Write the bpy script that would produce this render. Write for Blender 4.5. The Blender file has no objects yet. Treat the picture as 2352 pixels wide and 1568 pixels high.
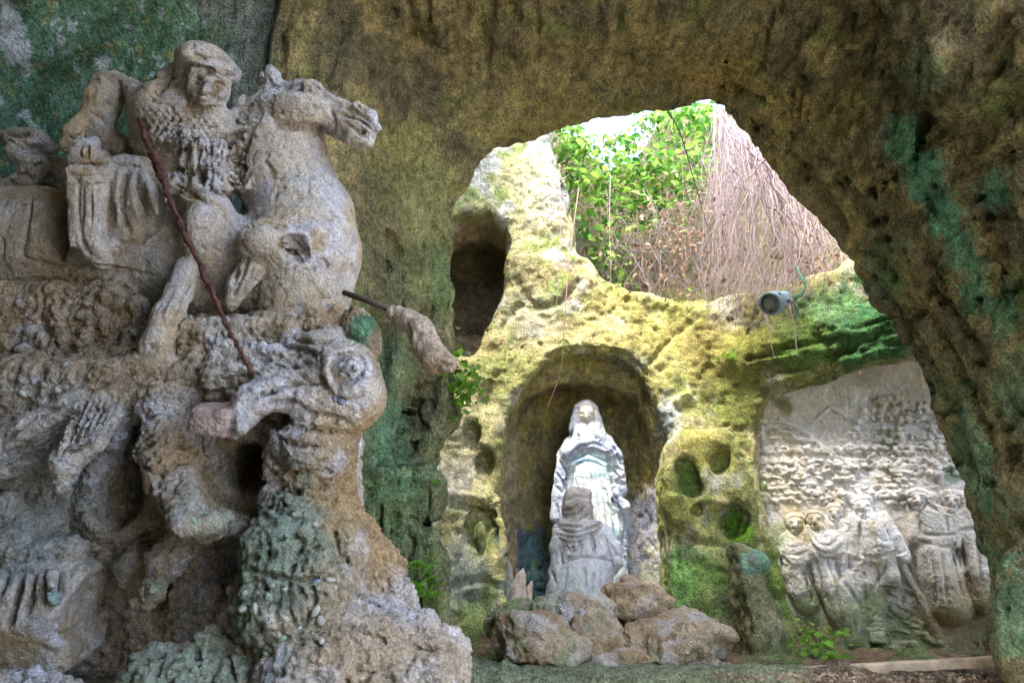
import bpy, math, random
import numpy as np
from mathutils import Vector, Matrix
rnd = random.Random(7)
nrg = np.random.default_rng(11)
sc = bpy.context.scene
COL = sc.collection

# ---------------------------------------------------------------- camera, sky, sun, exposure
CAM = np.array([0.0, 0.0, 1.4]); PITCH = math.radians(20.0)
CP, SP = math.cos(PITCH), math.sin(PITCH)
FOC = 1568.0                                    # focal length in units of a 2352 x 1568 frame (24 mm on 36 mm)
cd = bpy.data.cameras.new('camera'); cam = bpy.data.objects.new('camera', cd); COL.objects.link(cam)
cd.lens = 24.0; cd.sensor_width = 36.0; cd.clip_start = 0.05; cd.clip_end = 2000
cam.location = CAM; cam.rotation_euler = (math.radians(90) + PITCH, 0, 0)
sc.camera = cam
SUN_EL, SUN_AZ = math.radians(66), math.radians(205)      # azimuth clockwise from +Y
w = bpy.data.worlds.new('World'); sc.world = w; w.use_nodes = True
nt = w.node_tree; bg = nt.nodes['Background']
sky = nt.nodes.new('ShaderNodeTexSky'); sky.sky_type = 'NISHITA'; sky.sun_disc = False
sky.sun_elevation = SUN_EL; sky.sun_rotation = SUN_AZ; sky.air_density = 1.0; sky.dust_density = 3.0
nt.links.new(sky.outputs[0], bg.inputs[0]); bg.inputs[1].default_value = 0.15
sl = bpy.data.lights.new('sun', 'SUN'); sl.energy = 0.9; sl.angle = math.radians(14); sl.color = (1.0, 0.95, 0.86)
so = bpy.data.objects.new('sun', sl); COL.objects.link(so)
sd = Vector((math.sin(SUN_AZ) * math.cos(SUN_EL), math.cos(SUN_AZ) * math.cos(SUN_EL), math.sin(SUN_EL)))
so.rotation_euler = sd.to_track_quat('Z', 'Y').to_euler(); so.location = (0, -4, 14)
sc.view_settings.view_transform = 'Standard'; sc.view_settings.look = 'None'
sc.view_settings.gamma = 1.0; sc.view_settings.use_curve_mapping = False
sc.view_settings.exposure = 3.65
sc.render.engine = 'CYCLES'
cy = sc.cycles
cy.max_bounces = 8; cy.diffuse_bounces = 5; cy.glossy_bounces = 2; cy.transmission_bounces = 4; cy.transparent_max_bounces = 8
cy.use_denoising = True; cy.sample_clamp_indirect = 6.0; cy.caustics_reflective = False; cy.caustics_refractive = False
try: cy.denoiser = 'OPENIMAGEDENOISE'
except Exception: pass

# ---------------------------------------------------------------- maths helpers
RGT = np.array([1.0, 0, 0]); UPV = np.array([0, -SP, CP]); FWD = np.array([0, CP, SP])
def ray(u, v):
    return FWD + RGT * ((u - 1176.0) / FOC) + UPV * ((784.0 - v) / FOC)
def W(u, v, Y):                                  # the point at forward distance Y seen at (u, v) of the photograph
    d = ray(u, v); t = Y / d[1]
    return CAM + d * t
def mpp(u, v, Y):                                # metres per photograph pixel there
    return (Y / ray(u, v)[1]) / FOC

_perm = np.random.default_rng(3).permutation(256).astype(np.int32); _perm = np.concatenate([_perm, _perm, _perm])
_g = np.random.default_rng(5).normal(size=(256, 3)); _g = (_g / np.linalg.norm(_g, axis=1)[:, None]).astype(np.float32)
def pn(P):                                       # gradient noise, about -1..1
    P = np.asarray(P, np.float32); I = np.floor(P).astype(np.int32); f = P - I; I &= 255
    s = f * f * f * (f * (f * 6 - 15) + 10)
    out = np.zeros(len(P), np.float32)
    for a in (0, 1):
        wa = s[:, 0] if a else 1 - s[:, 0]
        pa = _perm[I[:, 0] + a]
        for b in (0, 1):
            wb = wa * (s[:, 1] if b else 1 - s[:, 1])
            pb = _perm[pa + I[:, 1] + b]
            for c in (0, 1):
                g = _g[_perm[pb + I[:, 2] + c]]
                d = g[:, 0] * (f[:, 0] - a) + g[:, 1] * (f[:, 1] - b) + g[:, 2] * (f[:, 2] - c)
                out += wb * (s[:, 2] if c else 1 - s[:, 2]) * d
    return out * 1.5
def fbm(P, f, o=4, gain=0.5, off=0.0):
    P = np.asarray(P, np.float32) * f + off; a = 1.0; r = 0
    for i in range(o):
        r = r + a * pn(P); P = P * 2.03 + 17.7; a *= gain
    return r
def ridged(P, f, o=3, off=0.0):
    P = np.asarray(P, np.float32) * f + off; a = 1.0; r = 0
    for i in range(o):
        r = r + a * (1 - 2 * np.abs(pn(P))); P = P * 2.1 + 9.1; a *= 0.5
    return r
_wj = np.random.default_rng(8).random((256, 3)).astype(np.float32)
def worley(P, f, off=0.0):                       # distance to nearest and second nearest cell point
    P = np.asarray(P, np.float32) * f + off; I = np.floor(P).astype(np.int32)
    a = np.full(len(P), 9.0, np.float32); b = a.copy()
    for i in (-1, 0, 1):
        for j in (-1, 0, 1):
            for k in (-1, 0, 1):
                C = I + np.array([i, j, k], np.int32); h = _perm[_perm[_perm[C[:, 0] & 255] + (C[:, 1] & 255)] + (C[:, 2] & 255)]
                d = C + _wj[h] - P; d = d[:, 0] ** 2 + d[:, 1] ** 2 + d[:, 2] ** 2
                b = np.minimum(b, np.maximum(a, d)); a = np.minimum(a, d)
    return np.sqrt(a), np.sqrt(b)
def cracks(P, f, w=0.05, off=0.0):               # thin winding lines
    return np.exp(-(fbm(P, f, 3, 0.5, off) / w) ** 2)
def sstep(a, b, x):
    t = np.clip((x - a) / (b - a), 0, 1); return t * t * (3 - 2 * t)
def smin(a, b, k):
    h = np.maximum(k - np.abs(a - b), 0) / k
    return np.minimum(a, b) - h * h * (k * 0.25)
def smax(a, b, k): return -smin(-a, -b, k)
def latnoise(ax, cell, seed):                    # smooth value noise on a regular grid, quickly
    r = np.random.default_rng(seed); M = []; n = int(20 / cell) + 3
    cut = []
    for x in ax:
        q = (x + 6.0) / cell; i = np.floor(q).astype(int); f = q - i; f = f * f * (3 - 2 * f); i0 = i.min(); cut.append(slice(i0, i.max() + 2)); i = i - i0
        m = np.zeros((len(x), i.max() + 2), np.float32); k = np.arange(len(x)); m[k, i] = 1 - f; m[k, i + 1] += f; M.append(m)
    L = (r.random((n, n, n), dtype=np.float32) * 2 - 1)[tuple(cut)]
    L = np.tensordot(M[2], L, (1, 2)); L = np.tensordot(M[1], L, (1, 2)); L = np.tensordot(M[0], L, (1, 2))
    return np.ascontiguousarray(L)               # axes end up x, y, z
def poly2(px, pz, poly):                         # signed distance to a polygon (negative inside)
    poly = np.asarray(poly, np.float32); d = np.full(np.broadcast(px, pz).shape, 1e9, np.float32); ins = np.zeros(d.shape, bool)
    n = len(poly)
    for i in range(n):
        a = poly[i]; b = poly[(i + 1) % n]; e = b - a
        wx = px - a[0]; wz = pz - a[1]
        t = np.clip((wx * e[0] + wz * e[1]) / (e @ e + 1e-12), 0, 1)
        d = np.minimum(d, (wx - e[0] * t) ** 2 + (wz - e[1] * t) ** 2)
        if abs(e[1]) > 1e-9:
            c = ((a[1] > pz) != (b[1] > pz)) & (px < e[0] * (pz - a[1]) / e[1] + a[0])
            ins ^= c
    d = np.sqrt(d); return np.where(ins, -d, d)

def nets(F, ax, h):                              # surface nets: verts, quads
    nx, ny, nz = F.shape
    s = F < 0
    c = np.zeros((nx - 1, ny - 1, nz - 1), np.uint8)
    for a in (0, 1):
        for b in (0, 1):
            for d in (0, 1):
                c += s[a:nx - 1 + a, b:ny - 1 + b, d:nz - 1 + d]
    act = np.argwhere((c > 0) & (c < 8)); del c
    n = len(act); vid = np.full((nx - 1, ny - 1, nz - 1), -1, np.int32)
    vid[act[:, 0], act[:, 1], act[:, 2]] = np.arange(n, dtype=np.int32)
    cr = [(a, b, d) for a in (0, 1) for b in (0, 1) for d in (0, 1)]
    val = [F[act[:, 0] + a, act[:, 1] + b, act[:, 2] + d] for a, b, d in cr]
    P = np.zeros((n, 3), np.float32); cnt = np.zeros(n, np.float32)
    for i in range(8):
        for j in range(i + 1, 8):
            df = [cr[j][k] - cr[i][k] for k in range(3)]
            if sum(map(abs, df)) != 1: continue
            m = (val[i] < 0) != (val[j] < 0)
            t = np.where(m, val[i] / np.where(m, val[i] - val[j], 1), 0)
            for k in range(3): P[:, k] += np.where(m, cr[i][k] + t * df[k], 0)
            cnt += m
    P = (P / cnt[:, None] + act) * h + np.array([a[0] for a in ax], np.float32)
    Q = []
    for k in range(3):
        sl1 = [slice(1, -1)] * 3; sl2 = [slice(1, -1)] * 3
        sl1[k] = slice(0, -1); sl2[k] = slice(1, None)
        A = s[tuple(sl1)]; B = s[tuple(sl2)]
        e = np.argwhere(A != B)
        if not len(e): continue
        fl = A[e[:, 0], e[:, 1], e[:, 2]]
        o = e.copy()
        for q in range(3):
            if q != k: o[:, q] += 1
        u, v = [(1, 2), (2, 0), (0, 1)][k]
        def g(du, dv):
            z = o.copy(); z[:, u] -= du; z[:, v] -= dv
            return vid[z[:, 0], z[:, 1], z[:, 2]]
        q = np.stack([g(1, 1), g(0, 1), g(0, 0), g(1, 0)], 1)
        q[~fl] = q[~fl][:, ::-1]
        Q.append(q)
    return P, np.concatenate(Q), act
def vnorm(P, Q):
    n = np.cross(P[Q[:, 2]] - P[Q[:, 0]], P[Q[:, -1]] - P[Q[:, 1]])
    if Q.shape[1] == 3: n = np.cross(P[Q[:, 1]] - P[Q[:, 0]], P[Q[:, 2]] - P[Q[:, 0]])
    N = np.zeros_like(P)
    for k in range(Q.shape[1]):
        for a in range(3): N[:, a] += np.bincount(Q[:, k], n[:, a], len(P))
    return N / (np.linalg.norm(N, axis=1)[:, None] + 1e-12)

def refine(P, Q, sel):
    """split the selected quads in four; returns verts, quads and a weight that fades to 0 where split meets unsplit"""
    n = len(P); q = Q[sel]; uns = np.zeros(n, bool); uns[Q[~sel].ravel()] = True
    e = np.stack([q, np.roll(q, -1, 1)], 2).reshape(-1, 2); es = np.sort(e, 1).astype(np.int64); key = es[:, 0] * n + es[:, 1]
    uk, inv, cnt = np.unique(key, return_inverse=True, return_counts=True); inv = inv.reshape(-1, 4)
    a = (uk // n).astype(np.int64); b = (uk % n).astype(np.int64)
    mid = (P[a] + P[b]) * .5; ctr = P[q].mean(1)
    ne = len(uk); P2 = np.concatenate([P, mid, ctr]); ci = n + ne + np.arange(len(q))
    F2 = [np.stack([q[:, k], n + inv[:, k], ci, n + inv[:, (k + 3) % 4]], 1) for k in range(4)]
    w = np.concatenate([(~uns).astype(np.float32), np.where((cnt < 2) | (uns[a] & uns[b]), 0, 1).astype(np.float32), np.ones(len(q), np.float32)])
    used = np.zeros(n, bool); used[q.ravel()] = True; w[:n] *= used
    return P2.astype(np.float32), np.concatenate([Q[~sel]] + F2).astype(np.int32), w
def inview(P, N, mar=1.08, back=-0.1):
    d = P - CAM.astype(np.float32); f = d @ FWD.astype(np.float32); x = d[:, 0] / np.maximum(f, .05); y = (d @ UPV.astype(np.float32)) / np.maximum(f, .05)
    fac = -(d * N).sum(1) / np.linalg.norm(d, axis=1)
    return (f > .3) & (np.abs(x) < .75 * mar) & (np.abs(y) < .5 * mar) & (fac > back)
class Chisel:
    """cuts lines, ridges and dimples into the side of a carved surface that was worked from the front"""
    def __init__(s, P, N):
        d = P - CAM.astype(np.float32); f = np.maximum(d @ FWD.astype(np.float32), .05)
        s.u = 1176 + d[:, 0] / f * FOC; s.v = 784 - (d @ UPV.astype(np.float32)) / f * FOC
        fac = -(d * N).sum(1) / np.linalg.norm(d, axis=1); s.w = sstep(-.05, .3, fac); s.D = np.zeros(len(P), np.float32); s.fr = (0, 0, 1)
    def frame(s, f): s.fr = f
    def pts(s, p): return [(s.fr[0] + a * s.fr[2], s.fr[1] + b * s.fr[2]) for a, b in p]
    def line(s, p, w, d, k=6):                    # groove (d > 0) or ridge (d < 0), w wide, tapering at its ends
        p = s.pts(p); w = max(w * s.fr[2], 2.0)
        if len(p) > 2: p = [tuple(q[:2]) for q in smooth2(p, k)]
        p = np.array(p); lo = p.min(0) - 3 * w; hi = p.max(0) + 3 * w
        i = np.nonzero((s.u > lo[0]) & (s.u < hi[0]) & (s.v > lo[1]) & (s.v < hi[1]))[0]
        if not len(i): return
        U, V = s.u[i], s.v[i]; best = np.full(len(i), 1e9, np.float32); tt = np.zeros(len(i), np.float32); n = len(p) - 1
        for a in range(n):
            e = p[a + 1] - p[a]; L = e @ e + 1e-9; t = np.clip(((U - p[a][0]) * e[0] + (V - p[a][1]) * e[1]) / L, 0, 1)
            q = (U - p[a][0] - t * e[0]) ** 2 + (V - p[a][1] - t * e[1]) ** 2; m = q < best; best[m] = q[m]; tt[m] = ((a + t) / n)[m]
        tap = np.clip(np.minimum(tt, 1 - tt) * 5 + .35, 0, 1)
        s.D[i] -= d * np.exp(-best / (w * w)) * tap
    def dot(s, u, v, ru, rv, h, rot=0, flat=False):
        (u, v), = s.pts([(u, v)]); ru *= s.fr[2]; rv *= s.fr[2]; R = max(ru, rv) * 1.3
        i = np.nonzero((np.abs(s.u - u) < R) & (np.abs(s.v - v) < R))[0]
        if not len(i): return
        c, q = math.cos(math.radians(rot)), math.sin(math.radians(rot)); x = s.u[i] - u; y = -(s.v[i] - v)
        r = ((x * c + y * q) / ru) ** 2 + ((-x * q + y * c) / rv) ** 2
        s.D[i] += h * (1 - sstep(.75, 1.15, r) if flat else np.maximum(1 - r, 0) ** (.75 if h > 0 else 1.0))
    def apply(s, P, N): return (P + N * (s.D * s.w)[:, None]).astype(np.float32)
def smooth2(pts, m):
    pts = [np.asarray(p, float) for p in pts]; P_ = [2 * pts[0] - pts[1]] + pts + [2 * pts[-1] - pts[-2]]; out = []
    for i in range(1, len(P_) - 2):
        a, b, c, d = P_[i - 1:i + 3]
        for q in range(m):
            t = q / m; out.append(.5 * ((2 * b) + (c - a) * t + (2 * a - 5 * b + 4 * c - d) * t * t + (3 * b - a - 3 * c + d) * t ** 3))
    return out + [pts[-1]]
# ---------------------------------------------------------------- object helpers
def link(o, parent=None):
    COL.objects.link(o)
    if parent is not None: o.parent = parent
    return o
def tag(o, label, cat=None, group=None, kind=None):
    if label: o['label'] = label
    if cat: o['category'] = cat
    if group: o['group'] = group
    if kind: o['kind'] = kind
    return o
def empty(name, loc):
    o = bpy.data.objects.new(name, None); o.location = [float(a) for a in loc]; o.empty_display_size = 0.1
    return link(o)
def rawmesh(name, P, Q, mat, col=None, nor=None, smooth=True):
    me = bpy.data.meshes.new(name); P = np.ascontiguousarray(P, np.float32); Q = np.ascontiguousarray(Q, np.int32); k = Q.shape[1]
    me.vertices.add(len(P)); me.vertices.foreach_set('co', P.ravel())
    me.loops.add(Q.size); me.loops.foreach_set('vertex_index', Q.ravel())
    me.polygons.add(len(Q)); me.polygons.foreach_set('loop_start', np.arange(0, Q.size, k, dtype=np.int32))
    me.polygons.foreach_set('loop_total', np.full(len(Q), k, np.int32))
    me.update(calc_edges=True); me.validate()
    me.polygons.foreach_set('use_smooth', np.full(len(me.polygons), smooth, bool))
    if col is not None:
        at = me.color_attributes.new('Col', 'FLOAT_COLOR', 'POINT')
        at.data.foreach_set('color', np.concatenate([col, np.ones((len(P), 1))], 1).astype(np.float32).ravel())
    if nor is not None: me.normals_split_custom_set_from_vertices(nor.astype(np.float32).tolist())
    me.materials.append(mat)
    return me
def meshobj(name, me, parent=None, loc=None):
    o = bpy.data.objects.new(name, me)
    if loc is not None: o.location = [float(a) for a in loc]
    return link(o, parent)
def py_mesh(name, V, Fc, mat, smooth=False):
    me = bpy.data.meshes.new(name); me.from_pydata([tuple(map(float, v)) for v in V], [], Fc); me.update()
    me.polygons.foreach_set('use_smooth', np.full(len(me.polygons), smooth, bool)); me.materials.append(mat)
    return me

# ---------------------------------------------------------------- sculpting in a distance field
class Sculpt:
    def __init__(s, lo, hi, h, rot=0.0, org=(0, 0, 0), plane=None):
        s.h = h; s.ax = [np.arange(lo[i], hi[i] + h, h, dtype=np.float32) for i in range(3)]
        s.F = np.full([len(a) for a in s.ax], 0.35, np.float32)
        s.L = np.full(s.F.shape, -1, np.int16); s.B = np.full(s.F.shape, 9.0, np.float32)
        s.tags = []; s.fr = (0, 0, 1.0)
        c, q = math.cos(rot), math.sin(rot)
        s.R = np.array([[c, -q, 0], [q, c, 0], [0, 0, 1.0]]); s.org = np.array(org, float); s.plane = plane
    def frame(s, ox, oy, k): s.fr = (ox, oy, k)
    def pt(s, u, v, Y):
        u = s.fr[0] + u * s.fr[2]; v = s.fr[1] + v * s.fr[2]
        if s.plane is None: p = W(u, v, Y); m = mpp(u, v, Y)
        else:
            p0, n = s.plane; d = ray(u, v); t = ((p0 + n * Y - CAM) @ n) / (d @ n); p = CAM + d * t; m = t / FOC
        return s.R.T @ (p - s.org), m * s.fr[2]
    def tid(s, t):
        if t not in s.tags: s.tags.append(t)
        return s.tags.index(t)
    def blk(s, lo, hi):
        sl = []
        for i in range(3):
            a = int(max(0, math.floor((lo[i] - s.ax[i][0]) / s.h))); b = int(min(len(s.ax[i]), math.ceil((hi[i] - s.ax[i][0]) / s.h) + 1))
            if b <= a: return None, None
            sl.append(slice(a, b))
        X = [s.ax[0][sl[0]][:, None, None], s.ax[1][sl[1]][None, :, None], s.ax[2][sl[2]][None, None, :]]
        return tuple(sl), X
    def put(s, sl, d, k, t, sub):
        d = d.astype(np.float32)
        if sub: s.F[sl] = smax(s.F[sl], -d, k)
        else:
            s.F[sl] = smin(s.F[sl], d, k)
            if t is not None:
                m = d < s.B[sl]; s.L[sl][m] = s.tid(t); s.B[sl][m] = d[m]
    def seg(s, t, a, b, ra, rb, k=0.03, sub=False):
        mr = max(ra, rb) + k + 3 * s.h
        sl, X = s.blk(np.minimum(a, b) - mr, np.maximum(a, b) + mr)
        if sl is None: return
        e = b - a; L2 = e @ e + 1e-9
        px, py, pz = X[0] - a[0], X[1] - a[1], X[2] - a[2]
        q = np.clip((px * e[0] + py * e[1] + pz * e[2]) / L2, 0, 1)
        d = np.sqrt((px - q * e[0]) ** 2 + (py - q * e[1]) ** 2 + (pz - q * e[2]) ** 2) - (ra + (rb - ra) * q)
        s.put(sl, d, k, t, sub)
    def chain(s, t, pts, k=0.03, sub=False):
        P = [s.pt(*p[:3]) for p in pts]
        if len(P) == 1: P = P * 2; pts = list(pts) * 2
        for i in range(len(P) - 1):
            s.seg(t, P[i][0], P[i + 1][0], pts[i][3] * P[i][1], pts[i + 1][3] * P[i + 1][1], k, sub)
    def axes(s, rot):
        c, q = math.cos(rot), math.sin(rot)
        if s.plane is None: A = np.stack([RGT * c + UPV * q, -RGT * q + UPV * c, FWD])
        else:
            n = s.plane[1]; r = np.cross(n, [0, 0, 1.0]); r = -r / np.linalg.norm(r); u = np.array([0, 0, 1.0]); A = np.stack([r * c + u * q, -r * q + u * c, -n])
        return A @ s.R
    def ell(s, t, u, v, Y, ru, rv, rd, rot=0.0, k=0.03, sub=False):
        p, m = s.pt(u, v, Y); r = np.array([ru * m, rv * m, rd]); A = s.axes(math.radians(rot)); R = r.max() + k + 3 * s.h
        sl, X = s.blk(p - R, p + R)
        if sl is None: return
        X = [X[i] - p[i] for i in range(3)]
        q = [A[i, 0] * X[0] + A[i, 1] * X[1] + A[i, 2] * X[2] for i in range(3)]
        k0 = np.sqrt(sum((q[i] / r[i]) ** 2 for i in range(3))); k1 = np.sqrt(sum((q[i] / r[i] ** 2) ** 2 for i in range(3))) + 1e-6
        s.put(sl, k0 * (k0 - 1) / k1, k, t, sub)
    def box(s, t, u, v, Y, hu, hv, hd, rot=0.0, rd=0.01, k=0.02, sub=False):
        p, m = s.pt(u, v, Y); r = np.array([hu * m, hv * m, hd]) - rd; A = s.axes(math.radians(rot)); R = np.linalg.norm(r) + rd + k + 3 * s.h
        sl, X = s.blk(p - R, p + R)
        if sl is None: return
        X = [X[i] - p[i] for i in range(3)]
        q = [np.abs(A[i, 0] * X[0] + A[i, 1] * X[1] + A[i, 2] * X[2]) - r[i] for i in range(3)]
        d = np.sqrt(sum(np.maximum(a, 0) ** 2 for a in q)) + np.minimum(np.maximum(np.maximum(q[0], q[1]), q[2]), 0) - rd
        s.put(sl, d, k, t, sub)
    def cyl(s, t, A, B, r, k=0.015, rd=0.008, sub=False):
        a, m = s.pt(*A); b, _ = s.pt(*B); r = r * m; e = b - a; L = np.linalg.norm(e); e = e / L; mr = r + k + 3 * s.h
        sl, X = s.blk(np.minimum(a, b) - mr, np.maximum(a, b) + mr)
        if sl is None: return
        px, py, pz = X[0] - a[0], X[1] - a[1], X[2] - a[2]
        q = px * e[0] + py * e[1] + pz * e[2]
        rr = np.sqrt(np.maximum(px * px + py * py + pz * pz - q * q, 0)) - r + rd; hh = np.abs(q - L / 2) - L / 2 + rd
        s.put(sl, np.sqrt(np.maximum(rr, 0) ** 2 + np.maximum(hh, 0) ** 2) + np.minimum(np.maximum(rr, hh), 0) - rd, k, t, sub)
    def mesh(s, disp=None):
        s.F[0] = s.F[-1] = 0.05; s.F[:, 0] = s.F[:, -1] = 0.05; s.F[:, :, 0] = s.F[:, :, -1] = 0.05
        P, Q, act = nets(s.F, s.ax, s.h)
        lab = s.L[act[:, 0], act[:, 1], act[:, 2]]
        N = vnorm(P, Q)
        P = (P @ s.R.T.astype(np.float32)) + s.org.astype(np.float32); N = N @ s.R.T.astype(np.float32)
        P0 = P
        if disp is not None: P = (P + N * disp(P, N)[:, None]).astype(np.float32); N = vnorm(P, Q)
        return P, Q, N, lab, P0
def split_parts(P, Q, N, lab, tags, tree, mat, col, names):
    """cut one continuous carved surface into its things and parts; names[tag] = (thing key, part name, sub-part parent or None)"""
    fl = lab[Q]; fl = np.where((fl[:, 0] == fl[:, 1]) | (fl[:, 0] == fl[:, 2]), fl[:, 0], fl[:, 3])
    made = {}
    order = sorted(range(len(tags)), key=lambda i: 1 if names[tags[i]][2] else 0)
    for i in order:
        m = fl == i
        if not m.any(): continue
        thing, part, sup = names[tags[i]]
        q = Q[m]; u, inv = np.unique(q, return_inverse=True); inv = inv.reshape(q.shape)
        root = tree[thing]; base = np.array(root.location)
        par = made.get(sup) if sup else None
        mm = mat[tags[i]] if isinstance(mat, dict) else mat
        me = rawmesh(part, P[u] - base.astype(np.float32), inv, mm, col[u], N[u])
        o = meshobj(part, me, par if par is not None else root)
        made[tags[i]] = o
    return made

# ---------------------------------------------------------------- materials
def newmat(name):
    m = bpy.data.materials.new(name); m.use_nodes = True; t = m.node_tree; t.nodes.clear()
    out = t.nodes.new('ShaderNodeOutputMaterial'); b = t.nodes.new('ShaderNodeBsdfPrincipled'); t.links.new(b.outputs[0], out.inputs[0])
    b.inputs['Specular IOR Level'].default_value = 0.2
    return m, t, b
def nd(t, typ, **kw):
    n = t.nodes.new(typ)
    for k, v in kw.items():
        if k in n.inputs: n.inputs[k].default_value = v
        else: setattr(n, k, v)
    return n
def math_(t, op, a, b=None, c=None):
    n = t.nodes.new('ShaderNodeMath'); n.operation = op
    for i, x in enumerate((a, b, c)):
        if x is None: continue
        if isinstance(x, (int, float)): n.inputs[i].default_value = x
        else: t.links.new(x, n.inputs[i])
    return n.outputs[0]
def mapr(t, x, a, b, c, d):
    n = t.nodes.new('ShaderNodeMapRange'); t.links.new(x, n.inputs[0])
    for i, v in enumerate((a, b, c, d)): n.inputs[i + 1].default_value = v
    return n.outputs[0]
def mixc(t, fac, a, b, mode='MIX'):
    n = t.nodes.new('ShaderNodeMix'); n.data_type = 'RGBA'; n.blend_type = mode
    for sck, x in ((n.inputs[0], fac), (n.inputs[6], a), (n.inputs[7], b)):
        if isinstance(x, (int, float)): sck.default_value = x
        elif isinstance(x, tuple): sck.default_value = (*x, 1)
        else: t.links.new(x, sck)
    return n.outputs[2]
def rock(name, base=None, s=1.0, bump=1.0, var=1.0, rough=0.92, stretch=None, pits=1.0):
    m, t, b = newmat(name); L = t.links.new
    tc = nd(t, 'ShaderNodeTexCoord'); vec = tc.outputs['Object']
    def noise(scale, det, rg=0.6, dist=0.0, typ='FBM', v=None):
        n = nd(t, 'ShaderNodeTexNoise', Scale=scale * s, Detail=det, Roughness=rg, Distortion=dist); n.noise_type = typ; L(v or vec, n.inputs['Vector']); return n
    n1 = noise(3.2, 5, 0.62, 0.3); n2 = noise(15, 6, 0.68); n3 = noise(70, 6, 0.75); n4 = noise(240, 2, 0.6)
    rg = noise(10, 5, 0.55, 0.2, 'RIDGED_MULTIFRACTAL')
    vo = nd(t, 'ShaderNodeTexVoronoi', Scale=42 * s); L(vec, vo.inputs['Vector'])
    vg = nd(t, 'ShaderNodeTexVoronoi', Scale=130 * s); L(vec, vg.inputs['Vector'])
    if base is None: at = nd(t, 'ShaderNodeAttribute', attribute_name='Col'); c = at.outputs['Color']
    else: c = base
    v1 = mapr(t, n1.outputs[0], 0.3, 0.7, 1 - 0.2 * var, 1 + 0.2 * var); v2 = mapr(t, n2.outputs[0], 0.36, 0.64, 1 - 0.32 * var, 1 + 0.28 * var)
    v3 = mapr(t, n3.outputs[0], 0.40, 0.60, 1 - 0.36 * var, 1 + 0.30 * var)
    v = math_(t, 'MULTIPLY', math_(t, 'MULTIPLY', v1, v2), v3)
    vc = nd(t, 'ShaderNodeCombineColor')
    for i in range(3): L(v, vc.inputs[i])
    c = mixc(t, 1.0, c, vc.outputs[0], 'MULTIPLY')
    gsp = mapr(t, vg.outputs['Color'], 0.0, 1.0, 0.0, 1.0)                     # single pale and dark grains
    c = mixc(t, math_(t, 'MULTIPLY', math_(t, 'GREATER_THAN', gsp, 0.82), 0.22 * var), c, (.55, .54, .52)); c = mixc(t, math_(t, 'MULTIPLY', math_(t, 'LESS_THAN', gsp, 0.16), 0.3 * var), c, (.07, .06, .045))
    L(c, b.inputs['Base Color']); b.inputs['Roughness'].default_value = rough
    pit = mapr(t, vo.outputs['Distance'], 0.05, 0.45, -1.0, 0.0)
    pm = math_(t, 'MULTIPLY', pit, mapr(t, n2.outputs[0], 0.42, 0.6, 0.0, 1.0))
    hgt = math_(t, 'ADD', math_(t, 'MULTIPLY', n2.outputs[0], 0.050 / s), math_(t, 'MULTIPLY', n3.outputs[0], 0.022 / s))
    hgt = math_(t, 'ADD', hgt, math_(t, 'MULTIPLY', pm, 0.010 * pits / s)); hgt = math_(t, 'ADD', hgt, math_(t, 'MULTIPLY', n4.outputs[0], 0.004 / s))
    hgt = math_(t, 'ADD', hgt, math_(t, 'MULTIPLY', rg.outputs[0], 0.012 / s))
    if stretch:
        mp = nd(t, 'ShaderNodeMapping'); L(vec, mp.inputs[0]); mp.inputs['Scale'].default_value = stretch
        ns = noise(13, 5, 0.6, 0.4, 'FBM', mp.outputs[0]); hgt = math_(t, 'ADD', hgt, math_(t, 'MULTIPLY', ns.outputs[0], 0.09 / s))
    bp = nd(t, 'ShaderNodeBump', Strength=1.0, Distance=bump); L(hgt, bp.inputs['Height']); L(bp.outputs[0], b.inputs['Normal'])
    return m
def plain(name, c, rough=0.6, metal=0.0, spec=0.3, nscale=30, var=0.25, bump=0.0, c2=None):
    m, t, b = newmat(name); L = t.links.new
    tc = nd(t, 'ShaderNodeTexCoord'); n = nd(t, 'ShaderNodeTexNoise', Scale=nscale, Detail=5, Roughness=0.65); L(tc.outputs['Object'], n.inputs['Vector'])
    f = mapr(t, n.outputs[0], 0.35, 0.65, 0, 1)
    c2 = c2 or tuple(x * (1 - var) for x in c)
    L(mixc(t, f, tuple(min(1, x * (1 + var * 0.5)) for x in c), c2), b.inputs['Base Color'])
    b.inputs['Roughness'].default_value = rough; b.inputs['Metallic'].default_value = metal; b.inputs['Specular IOR Level'].default_value = spec
    if bump:
        bp = nd(t, 'ShaderNodeBump', Strength=1.0, Distance=bump); L(n.outputs[0], bp.inputs['Height']); L(bp.outputs[0], b.inputs['Normal'])
    return m
def leafmat(name, c, trans=0.45):
    m, t, b = newmat(name); L = t.links.new
    oi = nd(t, 'ShaderNodeObjectInfo'); tc = nd(t, 'ShaderNodeNewGeometry'); n = nd(t, 'ShaderNodeTexNoise', Scale=7.0, Detail=2); L(tc.outputs['Position'], n.inputs['Vector'])
    f = mapr(t, n.outputs[0], 0.35, 0.65, 0.0, 1.0)
    cc = mixc(t, f, tuple(x * 0.6 for x in c), tuple(min(1, x * 1.45) for x in c))
    L(cc, b.inputs['Base Color']); b.inputs['Roughness'].default_value = 0.5
    tr = nd(t, 'ShaderNodeBsdfTranslucent'); L(cc, tr.inputs[0]); mx = nd(t, 'ShaderNodeMixShader'); mx.inputs[0].default_value = trans
    out = [x for x in t.nodes if x.type == 'OUTPUT_MATERIAL'][0]
    L(b.outputs[0], mx.inputs[1]); L(tr.outputs[0], mx.inputs[2]); L(mx.outputs[0], out.inputs[0])
    return m
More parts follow.
